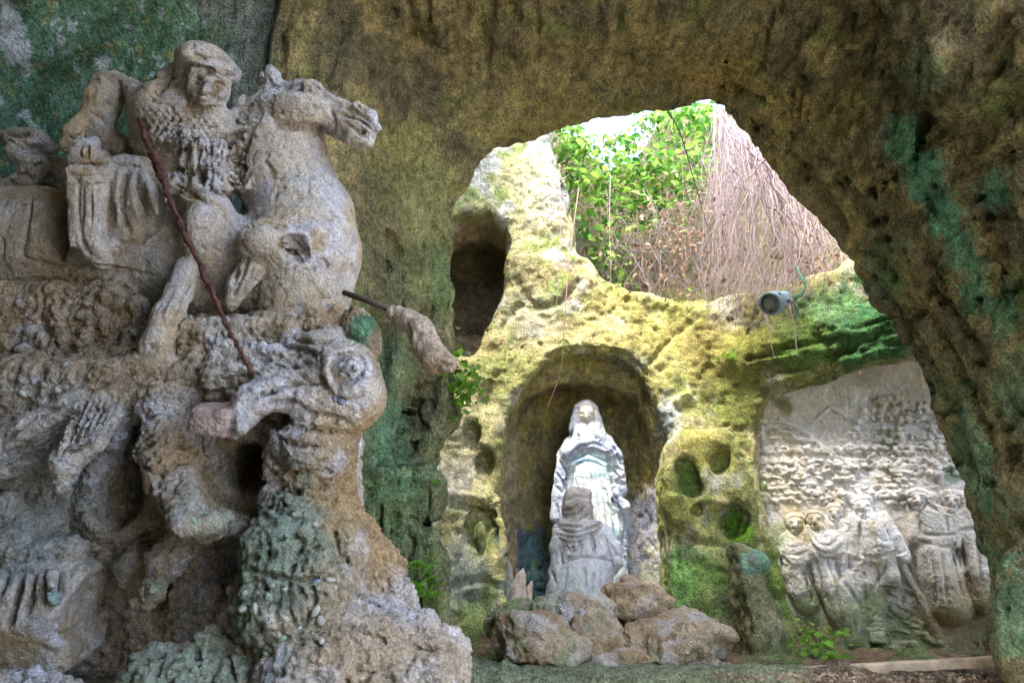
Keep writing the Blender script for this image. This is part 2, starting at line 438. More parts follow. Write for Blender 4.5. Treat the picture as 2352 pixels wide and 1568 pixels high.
def colmix(P, cols, f=2.0, off=0.0, sharp=0.25):
    """per-vertex base colour: a palette blended by noise"""
    c = np.tile(np.array(cols[0], np.float32), (len(P), 1))
    for i, (cc, thr) in enumerate(cols[1:]):
        n = fbm(P, f * (1 + 0.35 * i), 4, 0.55, off + 31.7 * i)
        k = sstep(thr - sharp, thr + sharp, n)[:, None]
        c = c * (1 - k) + np.array(cc, np.float32) * k
    return c
def patch(c, P, ctr, r, colr, amt=1.0, edge=0.6, f=5.0, off=3.0):
    d = np.linalg.norm((P - np.asarray(ctr, np.float32)) / np.asarray(r, np.float32), axis=1)
    w_ = np.nonzero(d < 1.75)[0]; d = d[w_] + fbm(P[w_], f, 4, 0.6, off) * 0.45
    k = (1 - sstep(1 - edge, 1 + 0.15, d))[:, None] * amt
    c = np.array(c, np.float32); c[w_] = c[w_] * (1 - k) + np.array(colr, np.float32) * k
    return c

def patch_uv(c, P, N, u, v, ru, rv, colr, amt=1.0, edge=0.6, f=6.0, off=3.0, rot=0):
    """a stain, or painted glow or shade, with ragged edges where the photograph shows it, kept on the surface it lies on"""
    d = P - CAM.astype(np.float32); fw = np.maximum(d @ FWD.astype(np.float32), .05); x = 1176 + d[:, 0] / fw * FOC - u; y = 784 - (d @ UPV.astype(np.float32)) / fw * FOC - v
    a = math.radians(rot); r = np.sqrt(((x * math.cos(a) + y * math.sin(a)) / ru) ** 2 + ((-x * math.sin(a) + y * math.cos(a)) / rv) ** 2); r = np.where((d * N).sum(1) < 0, r, 9)
    w_ = np.nonzero(r < 1.7)[0]
    if not len(w_): return c
    q = r[w_] + fbm(P[w_], f, 3, .65, off) * .4 + fbm(P[w_], f * 4.5, 2, .6, off + 9) * .42; k = (1 - sstep(.95 - edge * .5, 1.08, q))[:, None] * amt
    c = np.array(c, np.float32); c[w_] = c[w_] * (1 - k) + np.array(colr, np.float32) * k
    return c

def saturate(c, k):
    l = (c * np.array([.25, .6, .15], np.float32)).sum(1)[:, None]; return np.clip(l + (c - l) * k, .01, .95)
# ---------------------------------------------------------------- the cave: one field of rock with hollows cut into it
def XZ(pts, Y): return [(W(u, v, Y)[0], W(u, v, Y)[2]) for u, v in pts]
ARCH = [(1000, 1700), (1003, 1400), (1006, 1120), (992, 1095), (1008, 1000), (1022, 940), (1012, 860), (1030, 760), (1042, 700), (1036, 640), (1046, 560),
        (1052, 500), (1066, 430), (1096, 378), (1140, 330), (1200, 320), (1240, 310), (1275, 292), (1330, 272), (1380, 254), (1450, 242), (1520, 234), (1640, 232),
        (1660, 252), (1700, 292), (1760, 352), (1790, 402), (1850, 462), (1900, 512), (1930, 572), (1945, 602), (1985, 672), (2040, 742), (2090, 812), (2130, 882),
        (2170, 982), (2210, 1082), (2240, 1182), (2268, 1270), (2284, 1320), (2266, 1370), (2262, 1450), (2280, 1500), (2290, 1700)]
SHAFT = [(1215, -320), (1262, 100), (1275, 312), (1310, 480), (1332, 570), (1385, 642), (1440, 676), (1600, 700), (1750, 702), (1900, 650), (1960, 590), (2060, 500), (2100, 100), (2200, -320)]
NICHE = [(1162, 1420), (1160, 1200), (1158, 1020), (1172, 940), (1210, 890), (1270, 862), (1340, 855), (1410, 862), (1470, 890), (1512, 950), (1536, 1030), (1548, 1150), (1552, 1420)]
NICHE2 = [(1170, 1060), (1176, 960), (1196, 890), (1236, 834), (1290, 800), (1350, 790), (1420, 800), (1474, 842), (1514, 910), (1548, 1000), (1560, 1060)]
RECESS = [(1174, 548), (1165, 505), (1120, 474), (1062, 482), (1000, 520), (960, 820), (1092, 822), (1138, 722), (1160, 620)]
PILL = [(1528, 1500), (1545, 1340), (1548, 1240), (1530, 1160), (1526, 1080), (1540, 1030), (1570, 1000), (1620, 990), (1668, 976), (1690, 1000), (1702, 1040),
        (1722, 1100), (1742, 1170), (1762, 1280), (1770, 1500)]
# panel plane
PA = W(1735, 1200, 6.2); PB = W(2320, 1200, 5.5)
PDIR = np.array([PB[0] - PA[0], PB[1] - PA[1], 0.0]); PLEN = np.linalg.norm(PDIR); PDIR /= PLEN
PNOR = np.array([PDIR[1], -PDIR[0], 0.0])            # towards the camera
def onpanel(u, v, off=0.0):
    d = ray(u, v); t = ((PA + PNOR * off - CAM) @ PNOR) / (d @ PNOR); return CAM + d * t
PANEL = [(1733, 1110), (1733, 1010), (1740, 950), (1762, 920), (1820, 892), (1890, 876), (1960, 860), (2050, 842), (2140, 832), (2300, 830), (2420, 1000), (2420, 1620), (1845, 1620), (1812, 1440), (1790, 1330), (1766, 1230)]
FLOOR_Z = 0.95
def cave_field(ax):
    far = ax[1][0] > 4.5                                 # the inner half alone holds the carved details
    x = ax[0][:, None, None]; y = ax[1][None, :, None]; z = ax[2][None, None, :]
    n1 = latnoise(ax, 0.85, 1); n2 = latnoise(ax, 0.34, 2); n3 = latnoise(ax, 0.15, 4)
    # near chamber
    a = np.where(x < 0, 3.3, 2.62); p = 2.7
    ca = ((np.abs(x) / a) ** p + (np.maximum(z, 0) / (5.25 - 0.06 * y)) ** p) ** (1 / p)
    Vn = (ca - 1) * 2.4
    Vn = np.where((x > 0.2) & (y < 1.7), np.minimum(Vn, np.maximum(y - 1.7, 0.2 - x)), Vn)   # cave mouth, its unseen roof removed behind and right to let in more skylight
    Vn = np.where((x < 1.0) & (y < 0), np.maximum(Vn, -0.7 - y), Vn)                # unseen rock added behind on the left, so light comes from the right
    ye = np.interp(ax[0], [-4, -1.42, -1.36, -1.1, -0.95, -0.72, -0.52, -0.35, 0, 3], [3.05, 3.22, 3.12, 3.22, 3.35, 3.7, 3.88, 3.9, 4.0, 4.0]).astype(np.float32)[:, None, None]
    V = smax(Vn, y - ye, 0.12)
    # arched opening between the chambers
    X2, Z2 = np.meshgrid(ax[0], ax[2], indexing='ij')
    po = poly2(X2, Z2, XZ(ARCH, 4.1)).astype(np.float32)[:, None, :]
    dy = y - 4.1
    Vt = np.maximum(po + 0.015 + 0.07 * np.clip(-(x + 0.1) * 4, 0, 1) - 0.395 * dy - 0.555 * (np.sqrt(dy * dy + 0.2) - 0.447), np.abs(y - 4.2) - 1.05)
    V = smin(V, Vt, 0.66)
    # inner grotto
    ya = np.interp(ax[0], [-2, 1.85, 2.3, 3.6, 4.4], [6.05, 6.05, 5.9, 5.2, 4.9]).astype(np.float32)[:, None, None]
    Vb = smax(np.maximum(np.maximum(-1.2 - x, x - 4.0), np.maximum(4.5 - y, z - 6.0)), y - ya, 0.2)
    V = smin(V, Vb, 0.15)
    ps = poly2(X2, Z2, XZ(SHAFT, 6.1)).astype(np.float32)[:, None, :]
    Vs = np.maximum(np.maximum(ps, 5.3 - y), y - (7.25 + 0.28 * (z - 4.0)))
    V = smin(V, Vs, 0.14)
    Vo = np.maximum(np.maximum(-0.5 - x, x - 3.3), np.maximum(np.maximum(4.5 - y, y - 6.1), 4.6 - z))
    V = smin(V, Vo, 0.15)
    # Mary's niche and its outer arch, the dark recess, carved hollows
    pi = poly2(X2, Z2, XZ(NICHE, 6.0)).astype(np.float32)[:, None, :]
    xc = W(1355, 1100, 6.0)[0]
    V = smin(V, smax(np.maximum(pi, 5.3 - y), y - (6.95 - 0.5 * ((x - xc) / 0.72) ** 2), 0.2), 0.05)
    pi = poly2(X2, Z2, XZ(NICHE2, 6.0)).astype(np.float32)[:, None, :]
    V = smin(V, np.maximum(pi, np.abs(y - 5.8) - 0.48), 0.06)
    pi = poly2(X2, Z2, XZ(RECESS, 6.05)).astype(np.float32)[:, None, :]
    V = smin(V, np.maximum(pi, np.abs(y - 6.2) - 0.9), 0.05)
    for u, v, ru, rv, Y, dp in () if not far else ((1086, 992, 24, 32, 5.98, .22), (1112, 1058, 26, 36, 5.98, .2), (1098, 1095, 45, 45, 6.03, .06), (1105, 1228, 38, 72, 6.0, .2), (1120, 905, 22, 40, 6.0, .1), (1095, 1390, 26, 40, 6.0, .12), (1050, 1420, 20, 20, 6.0, .1)):
        c = W(u, v, Y); m = mpp(u, v, Y)
        V = smin(V, (np.sqrt(((x - c[0]) / (ru * m)) ** 2 + ((y - c[1]) / dp) ** 2 + ((z - c[2]) / (rv * m)) ** 2) - 1) * min(ru * m, dp), 0.04)
    c = W(1105, 1225, 5.98)
    if far: V = smax(V, -((np.sqrt(((x - c[0]) / .045) ** 2 + ((y - c[1]) / .12) ** 2 + ((z - c[2]) / .16) ** 2) - 1) * .05), 0.03)
    # recess of the relief panel
    dn = (x - PA[0]) * PNOR[0] + (y - PA[1]) * PNOR[1]; ds = (x - PA[0]) * PDIR[0] + (y - PA[1]) * PDIR[1]
    pp = [((onpanel(u, v) - PA) @ PDIR, onpanel(u, v)[2]) for u, v in PANEL]
    if far:
      D2 = ds[:, :, 0]; SS = np.broadcast_to(D2[:, :, None], (len(ax[0]), len(ax[1]), len(ax[2])))
      sa = np.arange(-3, 6, 0.03, dtype=np.float32); S2, Z3 = np.meshgrid(sa, ax[2], indexing='ij'); lut = poly2(S2, Z3, pp).astype(np.float32)
      ii = np.clip(((SS - sa[0]) / 0.03).astype(np.int32), 0, len(sa) - 1); pol = lut[ii, np.broadcast_to(np.arange(len(ax[2])), SS.shape)]; del ii, SS
      V = smin(V, np.maximum(pol, np.maximum(-dn - 0.05, dn - 0.9)), 0.06)
    # rock that stands proud: mossy overhang above the panel, pillar with hollows, left foot
    def lump(V, pts, k=0.15):
        for (a0, b0) in zip(pts[:-1], pts[1:]):
            A = W(*a0[:3]); B = W(*b0[:3]); e = B - A
            q = np.clip(((x - A[0]) * e[0] + (y - A[1]) * e[1] + (z - A[2]) * e[2]) / (e @ e), 0, 1)
            d = np.sqrt((x - A[0] - q * e[0]) ** 2 + (y - A[1] - q * e[1]) ** 2 + (z - A[2] - q * e[2]) ** 2) - (a0[3] + (b0[3] - a0[3]) * q)
            V = smax(V, -d, k)
        return V
    V = lump(V, [(1690, 830, 6.0, .12), (1790, 800, 5.88, .13), (1900, 768, 5.7, .14), (2050, 738, 5.47, .15), (2200, 718, 5.22, .15)])
    pi = poly2(X2, Z2, XZ(PILL, 5.75)).astype(np.float32)[:, None, :]
    V = smax(V, -smax(np.broadcast_to(pi, V.shape), np.abs(y - 5.98) - 0.3, 0.12), 0.06)
    for u, v, ru, rv, dp in () if not far else ((1584, 1104, 34, 54, .13), (1650, 1060, 24, 42, .09), (1686, 1192, 36, 46, .14), (1602, 1172, 16, 18, .08), (1700, 1262, 10, 12, .06), (1580, 1280, 16, 60, .1)):
        c = W(u, v, 5.68); m = mpp(u, v, 5.68)
        V = smin(V, (np.sqrt(((x - c[0]) / (ru * m)) ** 2 + ((y - c[1]) / dp) ** 2 + ((z - c[2]) / (rv * m)) ** 2) - 1) * min(ru * m, dp), 0.03)
    # left rock pillar: mossy shelf that juts out low, and its foot
    if not far:
     V = lump(V, [(880, 1160, 3.75, .18), (960, 1150, 3.85, .16)], 0.1)
     V = lump(V, [(900, 1300, 3.75, .22), (950, 1450, 3.8, .2)], 0.1)
     V = lump(V, [(2400, 1350, 3.75, .2), (2400, 1520, 3.75, .22)], 0.12)
    # floor of the grotto with its kerb
    fl = FLOOR_Z + 0.05 * n2[:, :, :1] - z
    V = smax(V, np.minimum(fl, y - 4.12), 0.05)
    V = V + (0.05 if far else 0.04) * n1 + (0.032 if far else 0.018) * n2 + (0.018 if far else 0.01) * n3
    # outer shape of the hill
    zt = np.interp(ax[0], [-4, 0.4, 0.9, 1.35, 1.75, 2.3, 5], [8.0, 8.0, 7.6, 6.85, 7.0, 8.1, 8.4]).astype(np.float32)[:, None, None]
    F = np.maximum(-V, z - zt - 0.1 * n1)
    return F
def cave_mesh(lo, hi, h):
    ax = [np.arange(lo[i], hi[i] + h * 0.5, h, dtype=np.float32) for i in range(3)]
    F = cave_field(ax)
    F[0] = F[-1] = 0.02; F[:, 0] = F[:, -1] = 0.02; F[:, :, 0] = F[:, :, -1] = 0.02
    P, Q, act = nets(F, ax, h); N = vnorm(P, Q)
    m = np.ones(len(P), bool)
    for i in range(3): m &= (P[:, i] > lo[i] + 2 * h) & (P[:, i] < hi[i] - 2 * h)
    return P, Q, N, m
def cave_disp(P, N, m):
    o = np.zeros(len(P), np.float32); P = P[m]
    st = P * np.array([1.0, 0.22, 0.22], np.float32); near = 1 - sstep(4.4, 4.8, P[:, 1])
    w1, w2 = worley(P, 5.0); q1, q2 = worley(P, 13.0, 5.0)
    d = 0.026 * fbm(P, 2.6, 3) + 0.012 * ridged(P, 8, 2) + 0.020 * (0.5 - w1) + 0.012 * (0.5 - q1)
    d = d - 0.022 * np.exp(-((w2 - w1) / .09) ** 2) * sstep(.0, .5, fbm(P, 1.7, 2, .5, 60.0))
    tool = sstep(2.6, 3.4, P[:, 2]) * near * (1 - .75 * sstep(3.5, 3.95, P[:, 1]))
    d = d + tool * (0.05 * fbm(st, 5.0, 3, 0.6, 5.0) + 0.02 * ridged(st, 11, 2))
    flute = sstep(3.6, 3.0, P[:, 2]) * near * sstep(0.3, -0.2, P[:, 0])      # damp runnels down the left jamb
    d = d + flute * (0.07 * fbm(P * np.array([1, 1, .16], np.float32), 4.5, 3, .6, 3.0) + .03 * ridged(P * np.array([1, 1, .25], np.float32), 9, 2))
    right = near * sstep(1.2, 1.8, P[:, 0])                                    # holes and honeycomb on the right-hand wall
    pit = fbm(P, 6.0, 2, 0.5, 40.0); d = d - (0.012 + .07 * right) * sstep(0.4, 0.75, pit)
    o[m] = d; return o
def crag(P, Q, m, amt, lo, hi):
    N = vnorm(P, Q); sel = inview(P, N, 1.06, 0.0)[Q].all(1) & m[Q].all(1) & ~((P[:, 1] > 6.6) & (P[:, 2] > 4.2))[Q].any(1) & (P[Q[:, 0], 2] > .7)
    P, Q, w = refine(P, Q, sel); N = vnorm(P, Q); i = np.nonzero(w > 0)[0]; p = P[i]
    a1, a2 = worley(p, 7.0, 2.0); b1, b2 = worley(p, 18.0, 6.0); c1, c2 = worley(p, 42.0, 1.0)
    v = sstep(-.35, .45, fbm(p, 1.9, 2, .5, 14.0)); v2 = sstep(-.3, .4, fbm(p, 2.7, 2, .5, 44.0))
    d = .034 * (.5 - a1) * v + .026 * (.45 - b1) * (.35 + .65 * v2) + .015 * (.45 - c1) + .016 * ridged(p, 11, 2, 8.0) * v2 - .022 * sstep(.35, .6, fbm(p, 10, 2, .5, 91.0)) * v
    d = d - .02 * cracks(p, 2.4, .03, 5.0) * v
    if hi[1] < 6: st = p * np.array([1.0, .14, .14], np.float32); d = d * .8 + sstep(2.9, 3.5, p[:, 2]) * (1 - .8 * sstep(3.5, 3.95, p[:, 1])) * (.055 * fbm(st, 11.0, 3, .6, 25.0) - .03 * sstep(.1, .5, fbm(st, 16.0, 2, .5, 35.0)))
    am = amt(p) if callable(amt) else amt
    P[i] += N[i] * (d * am * w[i])[:, None]
    return P.astype(np.float32), Q
# near vault
lo, hi = (-4.0, -1.6, -0.1), (4.0, 5.0, 5.75)
P, Q, N, m = cave_mesh(lo, hi, 0.037)
# the plastered left wall stays flatter
pl = (P[:, 0] < -1.3) & (P[:, 1] > 2.6); flat = np.where(pl, 0.25, 1.0)
P = (P + N * (cave_disp(P, N, m) * flat)[:, None]).astype(np.float32)
P, Q = crag(P, Q, m, lambda p: np.where((p[:, 0] < -1.3) & (p[:, 1] > 2.6), .3, np.where(p[:, 0] > 1.7, .85, .55)), lo, hi)
def chisel_cave(P, Q, lines, dots=()):
    N = vnorm(P, Q); C = Chisel(P, N)
    for p, w_, d_ in lines: C.line(p, w_, d_)
    for a_ in dots: C.dot(*a_)
    return C.apply(P, N)
r8 = random.Random(77)
LN = [([(985, 860), (965, 950), (945, 1045)], 20, .13), ([(1012, 830), (1000, 900), (985, 985)], 12, .06), ([(955, 900), (930, 980), (915, 1050)], 12, .06), ([(815, 1120), (900, 1092), (990, 1098)], 13, -.06), ([(820, 1140), (900, 1120), (990, 1125)], 12, .03), ([(870, 1140), (866, 1260), (880, 1380)], 9, .06), ([(910, 1150), (902, 1300)], 8, .07), ([(950, 1140), (944, 1280), (962, 1420)], 9, .06), ([(985, 1130), (980, 1240), (990, 1340)], 7, .04),
      ([(1032, 640), (1020, 760), (1016, 850)], 12, -.05), ([(962, 630), (978, 700), (962, 770)], 15, .05), ([(900, 530), (932, 620), (936, 710), (925, 800)], 11, .05), ([(870, 440), (900, 540), (890, 640)], 10, .04), ([(885, 330), (965, 400), (1002, 500), (1012, 620)], 14, .04), ([(935, 318), (1012, 380), (1042, 470)], 11, .035), ([(850, 700), (880, 800), (870, 900)], 10, .05), ([(920, 740), (905, 840), (890, 960)], 11, -.04), ([(995, 700), (985, 780), (1000, 850)], 10, .05), ([(1040, 450), (1030, 540), (1038, 640)], 8, .03),
      ([(1960, 680), (2062, 820), (2132, 960), (2192, 1120), (2230, 1240)], 12, .06), ([(2005, 640), (2112, 800), (2182, 950), (2242, 1110)], 11, .05), ([(2062, 640), (2162, 780), (2232, 930), (2290, 1090)], 12, .06), ([(1930, 640), (2035, 780), (2110, 920)], 9, -.04), ([(2120, 560), (2170, 700), (2260, 820)], 13, .06), ([(1720, 270), (1790, 330), (1870, 420), (1960, 560)], 12, .05), ([(1760, 230), (1850, 320), (1940, 420), (2010, 520)], 12, .04), ([(1500, 190), (1620, 185), (1720, 215)], 10, .04), ([(2250, 560), (2290, 620), (2280, 700)], 16, .08), ([(2180, 540), (2230, 520), (2290, 545)], 12, .06), ([(2110, 440), (2140, 500)], 12, .06)]
for i in range(60):                              # old tool strokes across the vault
    u = r8.uniform(680, 2250); v = r8.uniform(-10, 240); k_ = (u - 1500) / 1500 * 60; l = r8.uniform(50, 150); LN.append(([(u, v), (u - 12 + k_ * .4, v + l * .5), (u - 30 + k_, v + l)], r8.uniform(4, 7), r8.choice([.02, .03, -.02])))
P = chisel_cave(P, Q, LN, [(r8.uniform(1990, 2340), r8.uniform(250, 1150), r8.uniform(8, 22), r8.uniform(8, 20), -r8.uniform(.03, .09)) for i in range(46)])
BROWN, OCHRE, UMBER, MOSS, TEAL, CREAM, GREYV = (.40, .345, .185), (.53, .445, .22), (.22, .195, .125), (.25, .29, .11), (.17, .46, .29), (.50, .44, .25), (.30, .27, .27)
c = colmix(P, [BROWN, (UMBER, 0.12), (OCHRE, 0.30), (MOSS, 0.5)], 1.5)
k = sstep(0.0, 0.5, fbm(P * np.array([1, .2, .2], np.float32), 6.0, 4, .65, 8.0))[:, None] * 0.7
c = c * (1 - k) + np.array(UMBER) * k
GR = (.19, .21, .10)
for u, v, Y, r, cc, am in ((930, 1000, 3.8, .75, GR, .85), (900, 1250, 3.8, .8, GR, .95), (900, 700, 3.7, .55, GR, .6), (960, 480, 3.9, .6, (.32, .31, .12), .7), (1020, 620, 4.0, .35, (.36, .38, .17), .8),
                           (900, 1120, 3.7, .3, (.18, .30, .15), .5), (870, 980, 3.7, .22, (.17, .30, .16), .5)):
    c = patch(c, P, W(u, v, Y), r, cc, am)
NV = vnorm(P, Q)
for u, v, ru, rv, am, rt in ((2075, 320, 60, 60, .8, 0), (2130, 400, 60, 90, .95, -25), (2165, 500, 50, 80, .95, -15), (2205, 580, 46, 60, .8, 0), (2290, 440, 50, 60, .8, 0), (2250, 660, 50, 90, .75, 0), (2310, 720, 40, 80, .6, 0), (2330, 880, 60, 120, .4, 0), (2190, 900, 50, 110, .45, -25), (2240, 1080, 50, 140, .6, -18), (2300, 1230, 60, 110, .5, 0), (2330, 1400, 70, 140, .5, 0), (2000, 760, 30, 60, .4, -30), (2120, 170, 60, 60, .35, 0), (2040, 600, 60, 90, .3, 0)):
    c = patch_uv(c, P, NV, u, v, ru, rv, TEAL, am, .8, 8.0, rot=rt)
for u, v, ru, rv, cc, am in ((1500, 130, 260, 90, (.50, .42, .19), .5), (1300, 240, 160, 70, (.44, .40, .17), .7), (1650, 180, 120, 60, (.58, .45, .17), .7), (1900, 250, 110, 70, (.55, .42, .17), .5), (2150, 60, 120, 60, (.40, .37, .30), .4), (930, 330, 100, 70, (.48, .44, .19), .7), (990, 480, 70, 170, (.46, .47, .22), .75), (1140, 280, 120, 60, (.50, .45, .2), .7), (960, 600, 70, 60, (.20, .24, .12), .6), (880, 560, 60, 160, (.28, .26, .13), .5), (1015, 650, 30, 90, (.22, .34, .14), .7),  # golden patches by lip and left reveal put the opening's glow into the colour
                             (900, 1000, 60, 90, (.17, .32, .19), .65), (930, 1120, 70, 40, (.18, .35, .19), .7), (880, 1200, 60, 120, (.18, .26, .12), .7), (970, 1230, 40, 130, (.20, .24, .12), .7), (960, 960, 40, 60, (.16, .15, .09), .7), (985, 860, 26, 60, (.18, .16, .09), .7), (900, 830, 40, 60, (.20, .33, .19), .6)):  # browns at the left cavity paint its shade; the greens are moss
    c = patch_uv(c, P, NV, u, v, ru, rv, cc, am, .7, 7.0)
for u, v, Y, r in ((1500, 300, 4.0, .5), (1300, 330, 4.0, .5), (1700, 420, 4.0, .4), (1950, 680, 4.0, .4), (2100, 900, 4.0, .35), (2230, 1250, 4.0, .3)):
    c = patch(c, P, W(u, v, Y), r, (.34, .29, .11), .75)
PLG = colmix(P, [(.20, .36, .26), ((.13, .26, .15), 0.15), ((.34, .37, .20), 0.45), ((.60, .74, .80), 0.55)], 9.0, 2.0, 0.12)
k = (sstep(-1.32, -1.42, P[:, 0] + 0.05 * fbm(P, 4, 2)) * sstep(2.2, 2.5, P[:, 1]) * (P[:, 2] > 1.0))[:, None]
c = c * (1 - k) + PLG * k
k = (sstep(-1.85, -1.6, P[:, 0] + 0.2 * fbm(P, 3, 3)) * sstep(-1.34, -1.4, P[:, 0]) * sstep(2.5, 2.7, P[:, 1]))[:, None] * 0.75
c = c * (1 - k) + np.array((.33, .35, .37)) * k
for u, v, r in ((28, 75, .14), (45, 120, .12), (165, 55, .06), (235, 150, .07), (20, 30, .08), (60, 160, .06), (140, 95, .05)):
    c = patch_uv(c, P, NV, u, v, r * 260, r * 300, (.74, .81, .90), .9, .5, 9.0)
fk = (sstep(1.15, 1.05, P[:, 2]) * (P[:, 1] > 3.95) * (P[:, 0] > -.5))[:, None]
fc = colmix(P, [(.22, .165, .115), ((.12, .09, .06), .2), ((.34, .28, .22), .45)], 9.0)
kg = sstep(1.75, 1.55, P[:, 0] + .15 * fbm(P, 4, 3))[:, None] * .85; fc = fc * (1 - kg) + np.array((.27, .32, .20)) * kg
c = c * (1 - fk) + fc * fk
MR = rock('tufa_rock', s=1.0, bump=1.25, var=1.3, stretch=(1.0, .16, .16))
c = saturate(c, 1.08)
vault = meshobj('cave_vault', rawmesh('cave_vault', P, Q, MR, c)); tag(vault, 'brown tufa vault and mossy jambs framing the arched opening', kind='structure')
# inner grotto
lo, hi = (-1.9, 4.97, 0.5), (4.5, 9.0, 8.7)
P, Q, N, m = cave_mesh(lo, hi, 0.037)
P = (P + N * (cave_disp(P, N, m) * 0.8)[:, None]).astype(np.float32)
P, Q = crag(P, Q, m, lambda p: np.where((p[:, 2] > 4.3) & (p[:, 1] > 6.6), .3, np.where(((p[:, 0] < .05) | (p[:, 0] > 1.45)) & (p[:, 2] < 3.2), .5, .72)), lo, hi)
LN = []
for q in range(16):                              # thin broken beds of rock in the mossy overhang
    o = r8.uniform(0, 125); u = r8.uniform(1690, 1980); l = r8.uniform(60, 160); f_ = lambda x: 805 - (x - 1690) * .2 + o + r8.uniform(-7, 7); LN.append(([(u, f_(u)), (u + l * .3, f_(u + l * .3)), (u + l * .65, f_(u + l * .65)), (u + l, f_(u + l))], r8.uniform(4, 8), r8.choice([.03, .045, -.03])))
LN += [([(1185, 640), (1230, 700), (1290, 690), (1330, 640)], 9, .05), ([(1150, 760), (1200, 700), (1260, 740)], 8, .04), ([(1480, 850), (1540, 780), (1600, 730)], 7, .04), ([(1250, 820), (1330, 800), (1420, 808), (1500, 870)], 7, .04), ([(1290, 310), (1296, 420), (1330, 540)], 10, .05), ([(1545, 935), (1570, 905), (1590, 915)], 10, -.06), ([(1530, 1140), (1640, 1150), (1740, 1170)], 8, -.03), ([(1560, 1240), (1660, 1250), (1750, 1270)], 7, .04), ([(1020, 1130), (1090, 1140), (1150, 1150)], 8, -.03), ([(1020, 1160), (1090, 1170), (1150, 1185)], 7, .04), ([(1030, 1350), (1100, 1330), (1150, 1350)], 8, .05), ([(1070, 1220), (1072, 1290)], 7, .05), ([(1135, 1215), (1136, 1290)], 7, .05), ([(1070, 1215), (1100, 1180), (1135, 1212)], 8, .06)]
P = chisel_cave(P, Q, LN, [(1084, 990, 20, 30, -.06, 20), (1114, 1062, 22, 36, -.06, -15), (1095, 1030, 18, 14, -.03), (1576, 1092, 30, 46, -.06, 25), (1592, 1130, 30, 34, -.06, -20), (1658, 1058, 22, 38, -.06, -25), (1690, 1186, 30, 44, -.07, 8), (1672, 1210, 26, 26, -.06), (1602, 1172, 15, 16, -.05), (1700, 1262, 10, 10, -.04), (1560, 1280, 16, 50, -.05, 10)] + [(r8.uniform(1030, 1760), r8.uniform(430, 1450), r8.uniform(6, 14), r8.uniform(6, 12), -r8.uniform(.015, .05)) for i in range(50)])
c = colmix(P, [(.48, .44, .25), ((.37, .38, .18), 0.1), ((.58, .56, .47), 0.3), ((.27, .32, .13), 0.4)], 1.8, 3.0)
k = sstep(.35, .7, fbm(P, 3.0, 4, .6, 77.0))[:, None] * .6; c = c * (1 - k) + np.array((.30, .29, .26)) * k
# mossy upper right, darker hollow of the niche, light painted on its right and shade low on its left
for u, v, Y, r, cc, am in ((1900, 760, 5.5, .6, (.09, .16, .06), .95), (2050, 720, 5.2, .6, (.07, .17, .08), .95), (1780, 800, 5.7, .45, (.16, .19, .07), .85), (1650, 800, 6.0, .5, (.33, .30, .11), .7), (1500, 740, 6.0, .7, (.46, .42, .18), .7),
                           (1700, 900, 5.9, .35, (.17, .18, .07), .8), (1790, 1350, 5.8, .5, (.16, .21, .07), .8), (1600, 1330, 5.6, .35, (.17, .30, .10), .8), (1560, 1150, 5.7, .3, (.30, .32, .11), .6), (1640, 1010, 5.6, .3, (.44, .42, .17), .8),
                           (1690, 1215, 5.7, .14, (.13, .30, .05), .9), (1590, 1120, 5.75, .12, (.12, .24, .07), .9), (1060, 1000, 6.0, .5, (.56, .50, .34), .5), (1050, 1300, 6.0, .35, (.40, .44, .42), .5)):
    c = patch(c, P, W(u, v, Y), r, cc, am)
ni = sstep(6.10, 6.2, P[:, 1]) * (P[:, 0] > -0.15) * (P[:, 0] < 1.75) * (P[:, 2] < 3.5) * (P[:, 2] > 0.9)
nc = colmix(P, [(.42, .36, .20), ((.28, .25, .15), 0.1), ((.50, .42, .16), 0.5)], 4.0, 9.0)
c = c * (1 - ni[:, None]) + nc * ni[:, None]
low = ni * sstep(2.35, 2.15, P[:, 2] + .12 * fbm(P, 3, 3)) * (P[:, 0] > 1.0)
lc = colmix(P, [(.56, .56, .58), ((.40, .41, .48), 0.2), ((.50, .50, .36), 0.35)], 4.0, 2.0); c = c * (1 - low[:, None]) + lc * low[:, None]  # pale tone stands for light on the niche's right wall
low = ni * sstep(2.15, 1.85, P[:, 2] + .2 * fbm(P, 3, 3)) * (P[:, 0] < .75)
lc = colmix(P, [(.16, .25, .27), ((.10, .13, .20), 0.2), ((.15, .24, .14), 0.3)], 4.0, 12.0); c = c * (1 - low[:, None]) + lc * low[:, None]  # dark tone stands for shade at the niche's lower left
rc = sstep(6.3, 6.4, P[:, 1]) * (P[:, 0] < 0.05) * (P[:, 2] < 5.2); c = c * (1 - rc[:, None]) + colmix(P, [(.46, .39, .26), ((.32, .28, .19), .2)], 5.0) * rc[:, None]
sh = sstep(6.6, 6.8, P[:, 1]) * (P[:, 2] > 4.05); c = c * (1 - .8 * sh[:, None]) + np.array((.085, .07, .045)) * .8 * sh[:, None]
fl = sstep(1.12, 1.02, P[:, 2]); c = c * (1 - fl[:, None]) + colmix(P, [(.20, .15, .10), ((.14, .19, .08), .15)], 3.0) * fl[:, None]
NV = vnorm(P, Q)
